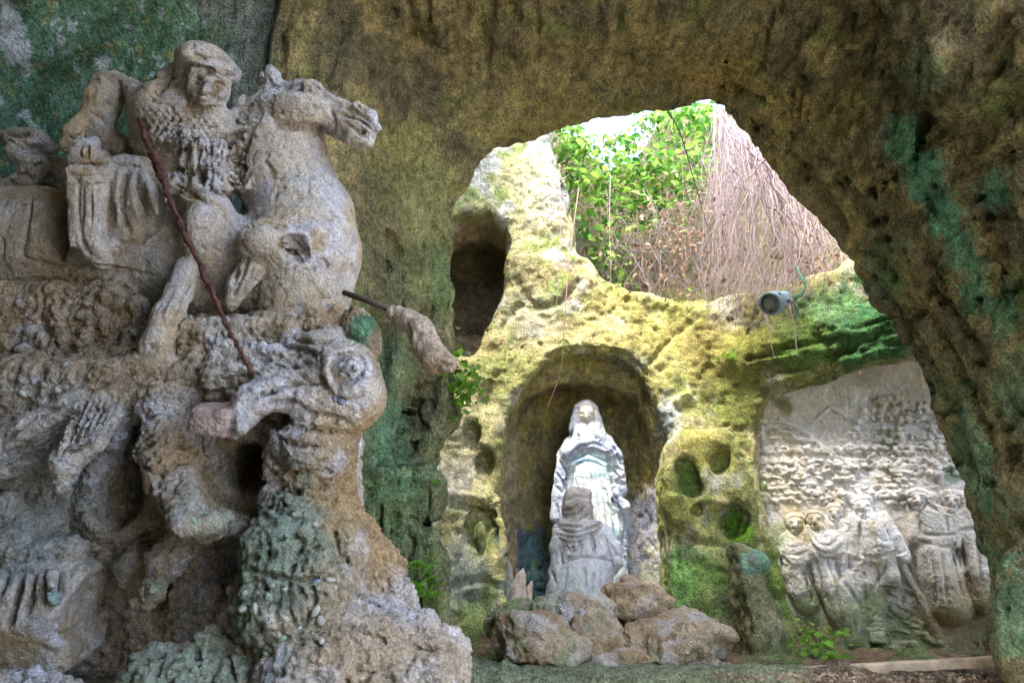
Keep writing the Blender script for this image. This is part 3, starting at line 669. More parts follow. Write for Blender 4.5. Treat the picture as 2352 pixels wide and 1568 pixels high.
for u, v, ru, rv, cc, am in ((1085, 992, 26, 34, (.22, .26, .10), .8), (1112, 1062, 26, 36, (.26, .27, .12), .8), (1105, 1230, 40, 70, (.34, .36, .18), .6), (1050, 1050, 60, 120, (.58, .54, .42), .5), (1060, 1330, 60, 90, (.50, .50, .44), .5), (1220, 720, 90, 60, (.38, .38, .33), .5), (1240, 430, 60, 110, (.56, .50, .36), .6), (1200, 640, 50, 70, (.40, .36, .24), .5), (1560, 700, 90, 40, (.36, .38, .15), .6), (1600, 780, 70, 60, (.40, .34, .16), .5), (1850, 800, 120, 50, (.16, .26, .09), .9), (2000, 770, 90, 60, (.12, .25, .11), .9), (1900, 700, 80, 40, (.20, .33, .16), .8), (1740, 790, 60, 40, (.33, .33, .12), .7),  # dark tones inside the carved hollows paint their shade into the colour
                             (1690, 920, 50, 90, (.24, .26, .10), .8), (1580, 1100, 34, 46, (.16, .24, .08), .9), (1690, 1200, 34, 46, (.15, .30, .07), .9), (1560, 1330, 40, 90, (.22, .38, .15), .8), (1600, 1010, 60, 34, (.52, .48, .2), .7), (1640, 1420, 60, 80, (.26, .32, .13), .7), (1800, 1350, 40, 120, (.18, .26, .09), .8), (1530, 960, 26, 60, (.30, .40, .44), .6), (1080, 1420, 60, 50, (.24, .32, .14), .6), (1440, 830, 60, 30, (.24, .30, .28), .5), (1300, 830, 60, 30, (.40, .38, .14), .5)):
    c = patch_uv(c, P, NV, u, v, ru, rv, cc, am, .7, 8.0)
MG = rock('grotto_rock', s=0.9, bump=1.1, var=1.15)
c = saturate(c, 1.28)
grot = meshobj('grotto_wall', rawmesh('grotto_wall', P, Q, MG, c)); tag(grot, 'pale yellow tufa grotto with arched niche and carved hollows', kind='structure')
# ground outside
g = plain('sandy_ground', (.40, .36, .29), 0.95, nscale=3, var=.3, bump=.02)
gm = py_mesh('ground', [(-400, -400, 0), (400, -400, 0), (400, 400, 0), (-400, 400, 0)], [(0, 1, 2, 3)], g)
tag(meshobj('ground', gm), 'sandy ground running out of the cave mouth', kind='structure')
# ---------------------------------------------------------------- Saint on horseback above the dragon: one carved group, cut into its things and parts
S = Sculpt((-2.45, 1.9, 0.86), (0.0, 3.3, 3.95), 0.0112)
A_ = (0, 86.1, .3662); B_ = (402, 86.1, .5308); C_ = (344.5, 746.5, .5242); D_ = (0, 631.6, .3662); E_ = (0, 1148.4, .2677)
Wn = [0]
def ch(t, pts, k=0.03, Y=None):
    S.chain(t, [p if len(p) == 4 else (p[0], p[1], Y, p[2]) for p in pts], k * .55)
def gr(pts, k=0.012, Y=None):                    # a carved groove
    S.chain(None, [p if len(p) == 4 else (p[0], p[1], Y, p[2]) for p in pts], k, True)
# --- horse
S.frame(0, 0, 1)
ch('horse_body', [(-40, 545, 2.75, 120), (120, 560, 2.75, 125), (300, 590, 2.75, 120), (470, 610, 2.74, 120), (600, 620, 2.72, 120)], .08)
ch('horse_body', [(40, 640, 2.75, 70), (250, 660, 2.75, 70), (380, 650, 2.75, 60)], .08)
S.frame(*B_)
ch('horse_body', [(500, 640, 2.68, 195), (560, 780, 2.66, 200), (585, 930, 2.64, 208), (565, 1080, 2.66, 185), (535, 1200, 2.68, 170)], .1)
ch('horse_neck', [(450, 300, 2.62, 110), (466, 400, 2.62, 160), (458, 500, 2.64, 192), (478, 620, 2.66, 202)], .06)
ch('horse_head', [(462, 290, 2.6, 76), (560, 287, 2.56, 92), (650, 335, 2.54, 74), (735, 372, 2.52, 72), (800, 392, 2.5, 70)], .04)
S.ell('horse_head', 540, 310, 2.46, 120, 72, .07, -10, .05)
ch('horse_head', [(470, 240, 2.55, 40), (560, 225, 2.52, 36), (640, 268, 2.5, 34), (760, 320, 2.47, 34)], .04)
ch('muzzle', [(735, 312, 2.46, 24), (790, 306, 2.45, 27), (850, 340, 2.45, 27), (870, 395, 2.46, 22)], .02)
ch('muzzle', [(800, 350, 2.45, 24), (842, 388, 2.45, 25), (856, 428, 2.46, 18)], .015)
ch('muzzle', [(835, 455, 2.46, 28), (770, 445, 2.48, 34)], .03)
gr([(732, 334, 2.43, 8), (790, 334, 2.41, 9), (840, 362, 2.41, 9), (876, 425, 2.43, 8)])
gr([(725, 330, 2.40, 7), (700, 350, 2.42, 6)]); gr([(798, 298, 2.42, 10), (815, 306, 2.42, 10)])
gr([(842, 408, 2.41, 8), (800, 378, 2.41, 8), (735, 372, 2.43, 7)])
S.ell('horse_head', 585, 225, 2.44, 42, 22, .035, -25, .02); gr([(600, 232, 2.40, 7), (560, 236, 2.40, 6)])
gr([(440, 384, 2.45, 16), (520, 404, 2.42, 24), (610, 418, 2.43, 24), (655, 470, 2.46, 18)], .02)
ch('ear', [(446, 222, 2.53, 34), (424, 176, 2.52, 36), (408, 132, 2.54, 15)], .012); gr([(440, 200, 2.45, 15), (426, 160, 2.46, 14)], .008)
ch('ear', [(392, 220, 2.62, 30), (386, 165, 2.62, 20)], .015)
r2 = random.Random(4)
for i in range(34):                              # clumps of the mane down the crest
    a = r2.random(); u = 330 - 60 * math.sin(a * 2.2) + r2.uniform(-45, 60); v = 240 + a * 400; Y = 2.52 - .02 * r2.random() + .06 * (u < 270)
    ch('mane', [(u, v, Y, 13), (u - 12, v + 26, Y - .015, 16), (u - 26, v + 52, Y, 9)], .014)
S.ell('foreleg_stump', 430, 895, 2.52, 150, 108, .20, 6, .05); S.box(None, 520, 912, 2.30, 66, 70, .075, 8, .015, .012, True)
ch('horse_body', [(330, 960, 2.52, 30), (322, 1010, 2.48, 52), (275, 1075, 2.48, 48), (245, 1150, 2.5, 30)], .03)
for p in ([(300, 985), (285, 1080), (250, 1120)], [(335, 1000), (320, 1070), (295, 1110)], [(350, 1020), (345, 1060)]):
    gr([(a, b, 2.41, 7) for a, b in p])
ch('horse_body', [(700, 1190, 2.55, 42), (690, 1265, 2.55, 34)], .04)
ch('horse_body', [(600, 1180, 2.55, 40), (650, 1240, 2.55, 40)], .04)
# broken foreleg on its rod
ch('foreleg', [(948, 1200, 2.36, 39), (1010, 1226, 2.34, 48), (1062, 1262, 2.33, 56), (1084, 1332, 2.31, 58), (1128, 1390, 2.29, 64), (1176, 1410, 2.27, 44)], .02)
# --- knight
S.frame(*A_)
S.ell('head', 1298, 300, 2.40, 138, 160, .105, -10, .03)
S.ell('head', 1260, 300, 2.46, 150, 150, .12, 0, .03)
S.ell('helmet', 1290, 160, 2.40, 175, 112, .14, -8, .015); S.box('helmet', 1398, 190, 2.41, 92, 46, .07, -24, .02, .02)
ch('helmet', [(1180, 160, 2.33, 18), (1260, 176, 2.295, 20), (1350, 204, 2.295, 20), (1440, 236, 2.33, 18)], .02)
ch('helmet', [(1150, 120, 2.42, 46), (1190, 170, 2.38, 30)], .02)
gr([(1190, 140, 2.28, 6), (1300, 165, 2.24, 7), (1420, 205, 2.25, 7), (1480, 225, 2.3, 6)], .008)
gr([(1180, 110, 2.32, 5), (1260, 130, 2.28, 6), (1380, 100, 2.32, 5)], .008); gr([(1270, 150, 2.28, 5), (1360, 140, 2.28, 5), (1430, 150, 2.3, 5)], .008)
ch('head', [(1325, 255, 2.31, 20), (1296, 330, 2.285, 26), (1272, 345, 2.29, 20)], .02)        # nose
ch('head', [(1212, 248, 2.325, 16), (1270, 238, 2.30, 18)], .015); ch('head', [(1345, 262, 2.30, 18), (1425, 290, 2.34, 16)], .015)
S.ell('head', 1246, 284, 2.315, 20, 11, .012, -10, .008); S.ell('head', 1366, 314, 2.31, 20, 11, .012, -20, .008)
gr([(1240, 382, 2.29, 8), (1290, 392, 2.275, 9), (1340, 398, 2.30, 8)], .012)
S.ell('head', 1300, 420, 2.33, 60, 38, .05, -10, .02); ch('head', [(1235, 365, 2.32, 26), (1225, 400, 2.34, 26)], .02); ch('head', [(1370, 370, 2.33, 28)], .03)
for i in range(26):                              # locks of hair
    a = r2.random(); b = r2.uniform(-1, 1); u = 1190 - a * 240 + b * 25; v = 150 + a * 170 + b * 45
    ch('hair', [(u + 30, v - 18, 2.42, 20), (u, v, 2.40 + .02 * r2.random(), 24), (u - 40, v + 26, 2.44, 14)], .014)
ch('hair', [(1160, 210, 2.46, 70), (1060, 280, 2.48, 70), (970, 320, 2.5, 45)], .03)
ch('torso', [(980, 380, 2.5, 75), (1100, 420, 2.47, 95), (1210, 440, 2.46, 80)], .05)
S.ell('torso', 1130, 540, 2.52, 300, 190, .2, -12, .06)
ch('torso', [(990, 480, 2.56, 170), (1040, 680, 2.58, 190), (1150, 840, 2.58, 190)], .06)
ch('torso', [(870, 370, 2.54, 78), (900, 470, 2.52, 90)], .05); ch('torso', [(1370, 520, 2.5, 80), (1390, 600, 2.5, 70)], .05)
gr([(930, 370, 2.42, 8), (960, 395, 2.39, 9), (1050, 420, 2.36, 9), (1085, 460, 2.34, 8), (1080, 490, 2.33, 6)], .01)
for j in range(6):                               # scale armour on the chest
    for i in range(9):
        u = 945 + i * 48 + (j % 2) * 24; v = 460 + j * 34 + i * 7
        S.ell('torso', u, v, 2.35 + .012 * abs(i - 4) * .5, 27, 19, .017, 8, .004)
for i in range(22):                              # bunched cloth over the belt
    a = r2.random(); b = r2.random(); u = 1060 + 380 * a; v = 620 + 60 * (1 - a) + 330 * b; l = r2.uniform(30, 75)
    ch('cloak', [(u, v, 2.42, 26), (u + r2.uniform(-35, 15), v + l * .6, 2.38 + .03 * r2.random(), 30), (u + r2.uniform(-40, 20), v + l, 2.41, 20)], .016)
ch('cloak', [(1180, 690, 2.48, 120), (1300, 770, 2.47, 130), (1380, 900, 2.5, 95)], .05)
S.ell(None, 1150, 830, 2.36, 42, 60, .07, 20, .03, True)
ch('arm', [(850, 350, 2.56, 78), (730, 285, 2.6, 62), (650, 290, 2.6, 66)], .04)
ch('arm', [(650, 290, 2.6, 66), (650, 400, 2.56, 105), (612, 520, 2.56, 92), (550, 570, 2.58, 75)], .04)
gr([(735, 270, 2.5, 9), (760, 350, 2.46, 9), (770, 420, 2.46, 10)], .02)
ch('arm', [(520, 525, 2.52, 46), (455, 600, 2.5, 56), (415, 680, 2.52, 44)], .03)
ch('arm', [(560, 600, 2.6, 80), (680, 660, 2.62, 80), (760, 700, 2.62, 80)], .05)
ch('cape', [(20, 630, 2.72, 46), (110, 640, 2.68, 62), (230, 650, 2.66, 70), (310, 690, 2.68, 46)], .03)
ch('cape', [(110, 720, 2.66, 70), (220, 800, 2.68, 70), (150, 900, 2.7, 60), (20, 940, 2.74, 60)], .03)
ch('cape', [(300, 850, 2.85, 120), (420, 900, 2.85, 110)], .05)
for p in ([(70, 650), (160, 690), (250, 680)], [(130, 720), (230, 710), (310, 660)], [(190, 800), (260, 790)]): gr([(a, b, 2.58, 9) for a, b in p])
S.ell(None, 15, 830, 2.68, 45, 60, .12, 0, .03, True)
S.box('scabbard', 598, 1090, 2.44, 88, 250, .10, 2, .012, .02)
S.box('scabbard', 585, 890, 2.42, 100, 40, .11, 2, .014, .015); S.box('scabbard', 580, 800, 2.46, 84, 90, .09, 2, .02, .02)
ch('scabbard', [(570, 700, 2.46, 70), (590, 660, 2.46, 44)], .03); ch('scabbard', [(500, 640, 2.42, 26), (490, 700, 2.42, 34)], .015)
ch('scabbard', [(590, 1340, 2.46, 84), (640, 1400, 2.5, 60)], .03)
for p in ([(522, 930), (518, 1190)], [(632, 930), (626, 1200)], [(505, 925), (660, 918)], [(500, 860), (670, 850)], [(505, 830), (670, 822)]): gr([(a, b, 2.335, 6) for a, b in p], .006)
S.ell('skirt', 840, 1030, 2.52, 185, 260, .13, 5, .04); S.box('skirt', 820, 960, 2.5, 140, 190, .1, 4, .04, .04)
for p in ([(825, 820), (772, 930), (768, 1080), (815, 1235)], [(860, 830), (880, 960), (935, 1090), (945, 1140)], [(690, 1040), (720, 1080), (690, 1240)]): gr([(a, b, 2.385, 10) for a, b in p], .025)
ch('skirt', [(800, 840, 2.42, 18), (745, 960, 2.41, 20), (745, 1100, 2.41, 18)], .03); ch('skirt', [(905, 880, 2.42, 20), (940, 1000, 2.42, 22), (985, 1110, 2.44, 18)], .03)
ch('skirt', [(700, 790, 2.46, 34), (790, 770, 2.45, 36), (880, 790, 2.46, 34)], .03)
ch('leg', [(960, 960, 2.56, 130), (1140, 980, 2.52, 130), (1290, 1060, 2.46, 105)], .05)
S.ell('leg', 1320, 1220, 2.5, 145, 240, .15, -8, .05); ch('leg', [(1080, 940, 2.44, 26), (1220, 990, 2.42, 30), (1350, 1040, 2.41, 34)], .03)
S.box('saddle_cloth', 270, 1200, 2.66, 100, 200, .10, -3, .02, .02); S.box('saddle_cloth', 330, 1400, 2.66, 180, 44, .09, -12, .02, .02)
gr([(195, 1010, 2.545, 9), (175, 1230, 2.545, 9), (165, 1380, 2.545, 9), (440, 1420, 2.56, 8), (1000, 1500, 2.58, 8)], .012)
S.ell(None, 420, 1180, 2.56, 62, 230, .2, 3, .05, True); S.ell(None, 400, 870, 2.6, 70, 90, .16, 3, .05, True)
# lower legs hanging between horse and dragon
S.frame(*D_)
ch('leg', [(1180, -40, 2.5, 78), (1120, 110, 2.48, 82), (1050, 260, 2.46, 88), (985, 440, 2.45, 98), (1010, 570, 2.46, 90)], .04)
gr([(1190, 60, 2.36, 10), (1100, 260, 2.34, 10)], .03)
ch('dragon_body', [(960, 600, 2.5, 120), (1040, 720, 2.5, 120)], .06)
# rough carved mass under the belly: lumps and ridges
for i in range(95):
    u = r2.uniform(-20, 880); v = r2.uniform(150, 800)
    if v > 880 - u * .42 + 60: continue
    a = r2.uniform(.6, 2.4); l = r2.uniform(20, 95); r0 = r2.uniform(14, 34)
    ch('rock_mound', [(u, v, 2.60 - .02 * r2.random(), r0), (u + l * math.cos(a), v + l * math.sin(a), 2.59, r0 * .8), (u + 1.5 * l * math.cos(a + .4), v + 1.5 * l * math.sin(a + .4), 2.61, r0 * .6)], .014)
S.box('rock_mound', 380, 500, 2.86, 560, 420, .24, 0, .05, .06)
S.ell(None, 830, 480, 2.5, 60, 190, .12, -14, .04, True)
# --- dragon: wing, body, head
ch('wing', [(960, 650, 2.48, 118), (740, 740, 2.46, 112), (500, 860, 2.44, 125), (250, 1000, 2.44, 135), (40, 1110, 2.45, 140), (-120, 1200, 2.45, 140)], .05)
ch('wing', [(640, 880, 2.40, 110), (540, 1040, 2.36, 115), (430, 1190, 2.34, 95), (400, 1310, 2.36, 55)], .04)
for q in range(6):
    o = q * 42; ch('wing', [(480 + o, 800 + q * 2, 2.335, 15), (440 + o, 960 - q * 8, 2.29, 17), (370 + o * .9, 1120 - q * 14, 2.28, 15)], .014)
    gr([(500 + o, 810, 2.325, 9), (462 + o, 950 - q * 8, 2.28, 10), (395 + o * .9, 1110 - q * 14, 2.27, 8)], .014)
for q in range(3): gr([(480, 860 + q * 34, 2.315, 7), (250, 1000 + q * 30, 2.31, 7), (60, 1110 + q * 26, 2.33, 6)], .012)
S.ell(None, 870, 800, 2.40, 62, 62, .07, 0, .03, True)
ch('dragon_body', [(1000, 700, 2.48, 120), (1030, 880, 2.46, 125), (1020, 1060, 2.42, 150), (1120, 1230, 2.44, 120)], .06)
ch('dragon_body', [(820, 1100, 2.5, 110), (760, 1300, 2.56, 120), (700, 1480, 2.6, 140)], .06)
for q in range(5): gr([(980 - q * 8, 880 + q * 52, 2.325, 8), (860 - q * 6, 960 + q * 56, 2.36, 8), (790, 1060 + q * 58, 2.40, 7)], .012)
S.frame(*C_)
ch('dragon_head', [(640, 105, 2.5, 70), (760, 140, 2.46, 112), (855, 215, 2.42, 138), (882, 315, 2.42, 142), (850, 400, 2.44, 95)], .06)
ch('dragon_head', [(850, 330, 2.40, 128), (690, 335, 2.38, 112), (545, 325, 2.34, 82), (440, 365, 2.30, 72), (385, 420, 2.28, 58)], .05)
ch('dragon_head', [(420, 300, 2.32, 40), (520, 255, 2.36, 46), (660, 235, 2.36, 40)], .03)
S.ell(None, 866, 188, 2.27, 78, 74, .05, 0, .04, True)
for i in range(16):
    a = i / 16 * 2 * math.pi; b = a + 2 * math.pi / 16; R1 = 92
    ch('dragon_head', [(862 + R1 * math.cos(a), 195 + R1 * .95 * math.sin(a), 2.30 + .02 * math.cos(a), 15), (862 + R1 * math.cos(b), 195 + R1 * .95 * math.sin(b), 2.30 + .02 * math.cos(b), 15)], .03)
S.ell('eye', 882, 180, 2.29, 48, 46, .05, 0, .006); ch('eye', [(838, 180, 2.262, 14), (880, 148, 2.252, 15), (926, 172, 2.262, 14)], .008); ch('eye', [(842, 212, 2.262, 13), (888, 226, 2.254, 14), (926, 200, 2.262, 12)], .008)
S.ell('eye', 902, 184, 2.252, 15, 13, .02, 0, .004)
S.box('snout_tip', 300, 412, 2.28, 88, 62, .09, -8, .02, .02); ch('dragon_head', [(380, 390, 2.24, 40), (400, 440, 2.24, 34), (370, 480, 2.26, 18)], .02)
ch('dragon_head', [(600, 420, 2.40, 70), (740, 430, 2.42, 85), (850, 430, 2.46, 60)], .04)
ch('horn', [(735, 8, 2.52, 44), (800, 60, 2.48, 54), (850, 120, 2.46, 40)], .03)
ch('horn', [(900, -20, 2.50, 58), (940, 45, 2.46, 60), (960, 110, 2.46, 42)], .03)
gr([(560, 270, 2.27, 8), (680, 350, 2.25, 9), (740, 400, 2.27, 8)], .02); gr([(640, 110, 2.40, 8), (740, 200, 2.31, 8), (770, 250, 2.28, 8)], .015); gr([(500, 300, 2.27, 7), (620, 260, 2.29, 7), (700, 270, 2.28, 7)], .015)
S.ell(None, 800, 340, 2.26, 40, 30, .05, 0, .02, True)
# open jaw, tongue and folded web behind the lance
ch('dragon_body', [(130, 40, 2.5, 60), (230, 150, 2.48, 52), (270, 240, 2.48, 40)], .02)
ch('dragon_body', [(230, 40, 2.46, 36), (300, 80, 2.44, 36), (380, 110, 2.46, 30)], .02); ch('dragon_body', [(280, 245, 2.42, 28), (430, 215, 2.40, 26), (600, 230, 2.40, 28)], .016)
ch('dragon_body', [(440, 110, 2.44, 26), (560, 120, 2.42, 28), (690, 230, 2.38, 30)], .016); ch('dragon_body', [(280, 120, 2.44, 24), (290, 190, 2.42, 22), (400, 215, 2.42, 20)], .012)
ch('dragon_body', [(460, 100, 2.46, 24), (450, 190, 2.44, 22)], .012)
S.box('dragon_body', 400, 200, 2.74, 320, 220, .2, 0, .05, .05)
S.ell(None, 520, 170, 2.46, 55, 40, .10, -25, .02, True)
# neck and chest of rock
ch('dragon_neck', [(760, 470, 2.5, 140), (700, 560, 2.46, 165), (720, 680, 2.5, 150)], .06)
ch('dragon_neck', [(590, 500, 2.38, 60), (680, 560, 2.34, 80), (780, 620, 2.42, 70)], .05); ch('dragon_neck', [(560, 640, 2.42, 60), (680, 650, 2.38, 70)], .04)
ch('dragon_neck', [(540, 750, 2.42, 60), (660, 780, 2.4, 80), (780, 790, 2.46, 90)], .05); ch('dragon_neck', [(840, 560, 2.62, 50), (840, 850, 2.62, 70)], .05)
S.ell('dragon_neck', 690, 950, 2.46, 260, 150, .26, -6, .06); S.ell('dragon_neck', 640, 1180, 2.42, 250, 220, .26, 0, .07); S.ell('dragon_neck', 780, 1120, 2.44, 160, 180, .2, 0, .06)
ch('rock_mound', [(930, 900, 2.62, 50), (980, 1000, 2.62, 70), (1040, 1120, 2.62, 70), (1110, 1200, 2.62, 50), (1130, 1270, 2.62, 40)], .05)
ch('rock_mound', [(870, 900, 2.6, 90), (900, 1080, 2.6, 110), (930, 1240, 2.6, 110)], .06)
S.ell('rock_mound', 950, 1390, 2.42, 240, 150, .26, -25, .05); S.ell('rock_mound', 1195, 1350, 2.5, 78, 70, .16, 0, .04); S.ell('rock_mound', 1290, 1500, 2.42, 105, 120, .2, 0, .04); S.ell('rock_mound', 1120, 1520, 2.4, 150, 110, .2, 0, .05)
S.ell('rock_mound', 700, 1440, 2.34, 180, 130, .22, 0, .05); ch('rock_mound', [(640, 1330, 2.3, 40), (660, 1450, 2.26, 60), (560, 1520, 2.26, 80)], .05)
gr([(600, 1130, 2.17, 9), (610, 1240, 2.16, 10), (590, 1330, 2.16, 8)], .016); gr([(410, 1060, 2.2, 8), (560, 1110, 2.17, 10), (740, 1120, 2.2, 8)], .016)
S.ell('dragon_body', 245, 810, 2.36, 122, 108, .15, 0, .05); ch('dragon_body', [(100, 640, 2.42, 110), (180, 740, 2.4, 110), (330, 900, 2.5, 60), (480, 900, 2.55, 60)], .06)
ch('dragon_body', [(160, 930, 2.5, 70), (60, 1040, 2.5, 70), (-40, 1140, 2.5, 50)], .05)
ch('tail', [(-40, 1210, 2.4, 46), (30, 1160, 2.38, 50), (100, 1165, 2.36, 56), (160, 1240, 2.34, 58), (200, 1330, 2.34, 46), (270, 1400, 2.34, 42), (360, 1430, 2.36, 40)], .03)
ch('tail', [(90, 1390, 2.32, 56), (180, 1370, 2.3, 52), (280, 1400, 2.3, 52)], .03); S.ell('tail', 140, 1500, 2.32, 190, 120, .18, 0, .04); ch('tail', [(300, 1440, 2.32, 60), (380, 1520, 2.3, 80)], .04)
gr([(60, 1440, 2.15, 12), (40, 1540, 2.13, 14)], .02); gr([(200, 1400, 2.13, 10), (220, 1540, 2.12, 12)], .02); gr([(330, 1430, 2.17, 10), (360, 1560, 2.14, 12)], .02)
# back slab and hollow
S.frame(*C_); S.box('rock_mound', 480, 620, 3.08, 280, 380, .14, 0, .06, .06)
S.frame(0, 0, 1)
S.box('rock_mound', 330, 1250, 2.86, 480, 420, .22, 0, .06, .08)
S.frame(*C_)
S.ell(None, 400, 650, 2.5, 135, 140, .42, 20, .04, True); S.ell(None, 560, 420, 2.36, 60, 46, .12, 0, .03, True)
S.ell(None, 250, 1190, 2.5, 120, 170, .36, 15, .04, True); S.ell(None, 340, 1010, 2.52, 140, 70, .2, 10, .04, True)
# --- lower left: hem of a carved robe, with a green disc
S.frame(*E_)
ch('rock_mound', [(-60, 430, 2.5, 110), (150, 480, 2.5, 100), (400, 470, 2.5, 95), (640, 400, 2.52, 85)], .05)
ch('rock_mound', [(60, 60, 2.52, 110), (120, 250, 2.52, 90), (60, 400, 2.52, 90)], .05)
S.ell('rock_mound', 330, 200, 2.60, 190, 160, .14, 0, .05)
S.ell('robe_hem', 430, 880, 2.52, 490, 330, .17, 0, .05); S.box('robe_hem', 330, 1000, 2.52, 430, 400, .13, 0, .05, .05)
for p in ([(-10, 800), (60, 640)], [(60, 1050), (170, 820), (190, 620)], [(230, 960), (290, 780), (300, 640)], [(385, 890), (400, 720), (375, 640)], [(490, 760), (505, 650), (490, 600)], [(620, 650), (600, 610)], [(880, 860), (900, 720)], [(610, 960), (630, 860)]):
    gr([(a, b, 2.36, 15) for a, b in p], .03)
ch('robe_hem', [(440, 620, 2.355, 40), (445, 690, 2.345, 34), (450, 760, 2.35, 22)], .015)
ch('rock_mound', [(-50, 1520, 2.3, 90), (250, 1560, 2.3, 90), (600, 1600, 2.3, 90)], .05)
S.ell('medallion', 463, 833, 2.335, 56, 56, .028, 0, .004)
ch('rock_mound', [(1200, 520, 2.6, 140), (1000, 700, 2.62, 120), (850, 1000, 2.66, 110)], .06)
S.ell(None, 800, 900, 2.55, 150, 260, .16, -12, .05, True)
S.frame(0, 0, 1); S.ell(None, 262, 1130, 2.5, 52, 100, .34, -12, .04, True); S.ell(None, 292, 1400, 2.5, 40, 110, .36, -10, .04, True); S.ell(None, 180, 1185, 2.42, 60, 34, .16, 0, .04, True); S.ell(None, 330, 1010, 2.5, 34, 60, .2, -20, .03, True)
SMOOTH = ('foreleg_stump', 'horse_body', 'horse_neck', 'horse_head', 'skirt', 'robe_hem', 'saddle_cloth', 'arm', 'head', 'helmet', 'torso', 'scabbard', 'leg', 'eye', 'medallion', 'ear', 'muzzle', 'snout_tip', 'hair')
lab_holder = {}
def sdisp(P, N):
    lab = lab_holder['lab']; sm = np.isin(lab, [S.tags.index(t) for t in SMOOTH if t in S.tags])
    r = np.where(sm, 0.0, 1.0).astype(np.float32)
    w1, w2 = worley(P, 9.0); q1, q2 = worley(P, 24.0, 3.0); z1, z2 = worley(P, 55.0, 9.0)
    r = np.where(np.isin(lab, [S.tags.index('wing'), S.tags.index('dragon_head')]), .35, r); r = np.where(lab == S.tags.index('foreleg'), .08, r)
    r = np.where(np.isin(lab, [S.tags.index(t) for t in ('cloak', 'mane', 'cape')]), .25, r)
    vary = sstep(-.4, .5, fbm(P, 2.5, 2, .5, 71.0)); r = r * (.35 + .65 * vary)
    d = r * (0.020 * fbm(P, 6, 3, .55) + 0.030 * (.45 - w1) + 0.020 * (.45 - q1) + .012 * ridged(P, 20, 2, 4.0)) + (0.25 + .75 * r) * 0.009 * (.45 - z1)
    d = d - (.006 + .012 * r) * cracks(P, 4.5, .035, 12.0) * sstep(-.1, .3, fbm(P, 2.0, 2, .5, 33.0))
    d = d + (1 - r) * (.005 * fbm(P, 9, 3, .6) - .010 * sstep(.38, .6, fbm(P, 16, 2, .5, 21.0)))      # dents and chips in the dressed stone
    return d
def sculpt_mesh(S, disp, fine=False, carve=None, grain=None):
    S.F[0] = S.F[-1] = 0.05; S.F[:, 0] = S.F[:, -1] = 0.05; S.F[:, :, 0] = S.F[:, :, -1] = 0.05
    P, Q, act = nets(S.F, S.ax, S.h); lab = S.L[act[:, 0], act[:, 1], act[:, 2]]; lab_holder['lab'] = lab
    N = vnorm(P, Q); P = (P @ S.R.T.astype(np.float32) + S.org.astype(np.float32)).astype(np.float32); N = N @ S.R.T.astype(np.float32)
    P = (P + N * disp(P, N)[:, None]).astype(np.float32); N = vnorm(P, Q); w = None
    if fine:
        sel = inview(P, N, 1.05, -.25)[Q].all(1); n0 = len(P); e0 = Q
        P, Q, w = refine(P, Q, sel); q = e0[sel]
        key = np.sort(np.stack([q, np.roll(q, -1, 1)], 2).reshape(-1, 2), 1).astype(np.int64); uk = np.unique(key[:, 0] * n0 + key[:, 1])
        lab = np.concatenate([lab, lab[uk // n0], lab[q[:, 0]]]); lab_holder['lab'] = lab; N = vnorm(P, Q)
        if grain is not None:
            i = np.nonzero(w > 0)[0]; P[i] += N[i] * (grain(P[i], lab[i]) * w[i])[:, None]; N = vnorm(P, Q)
    if carve is not None:
        C = Chisel(P, N); carve(C)
        if w is not None: C.w = C.w * np.maximum(w, .3)
        P = C.apply(P, N); N = vnorm(P, Q)
    return P, Q, N, lab
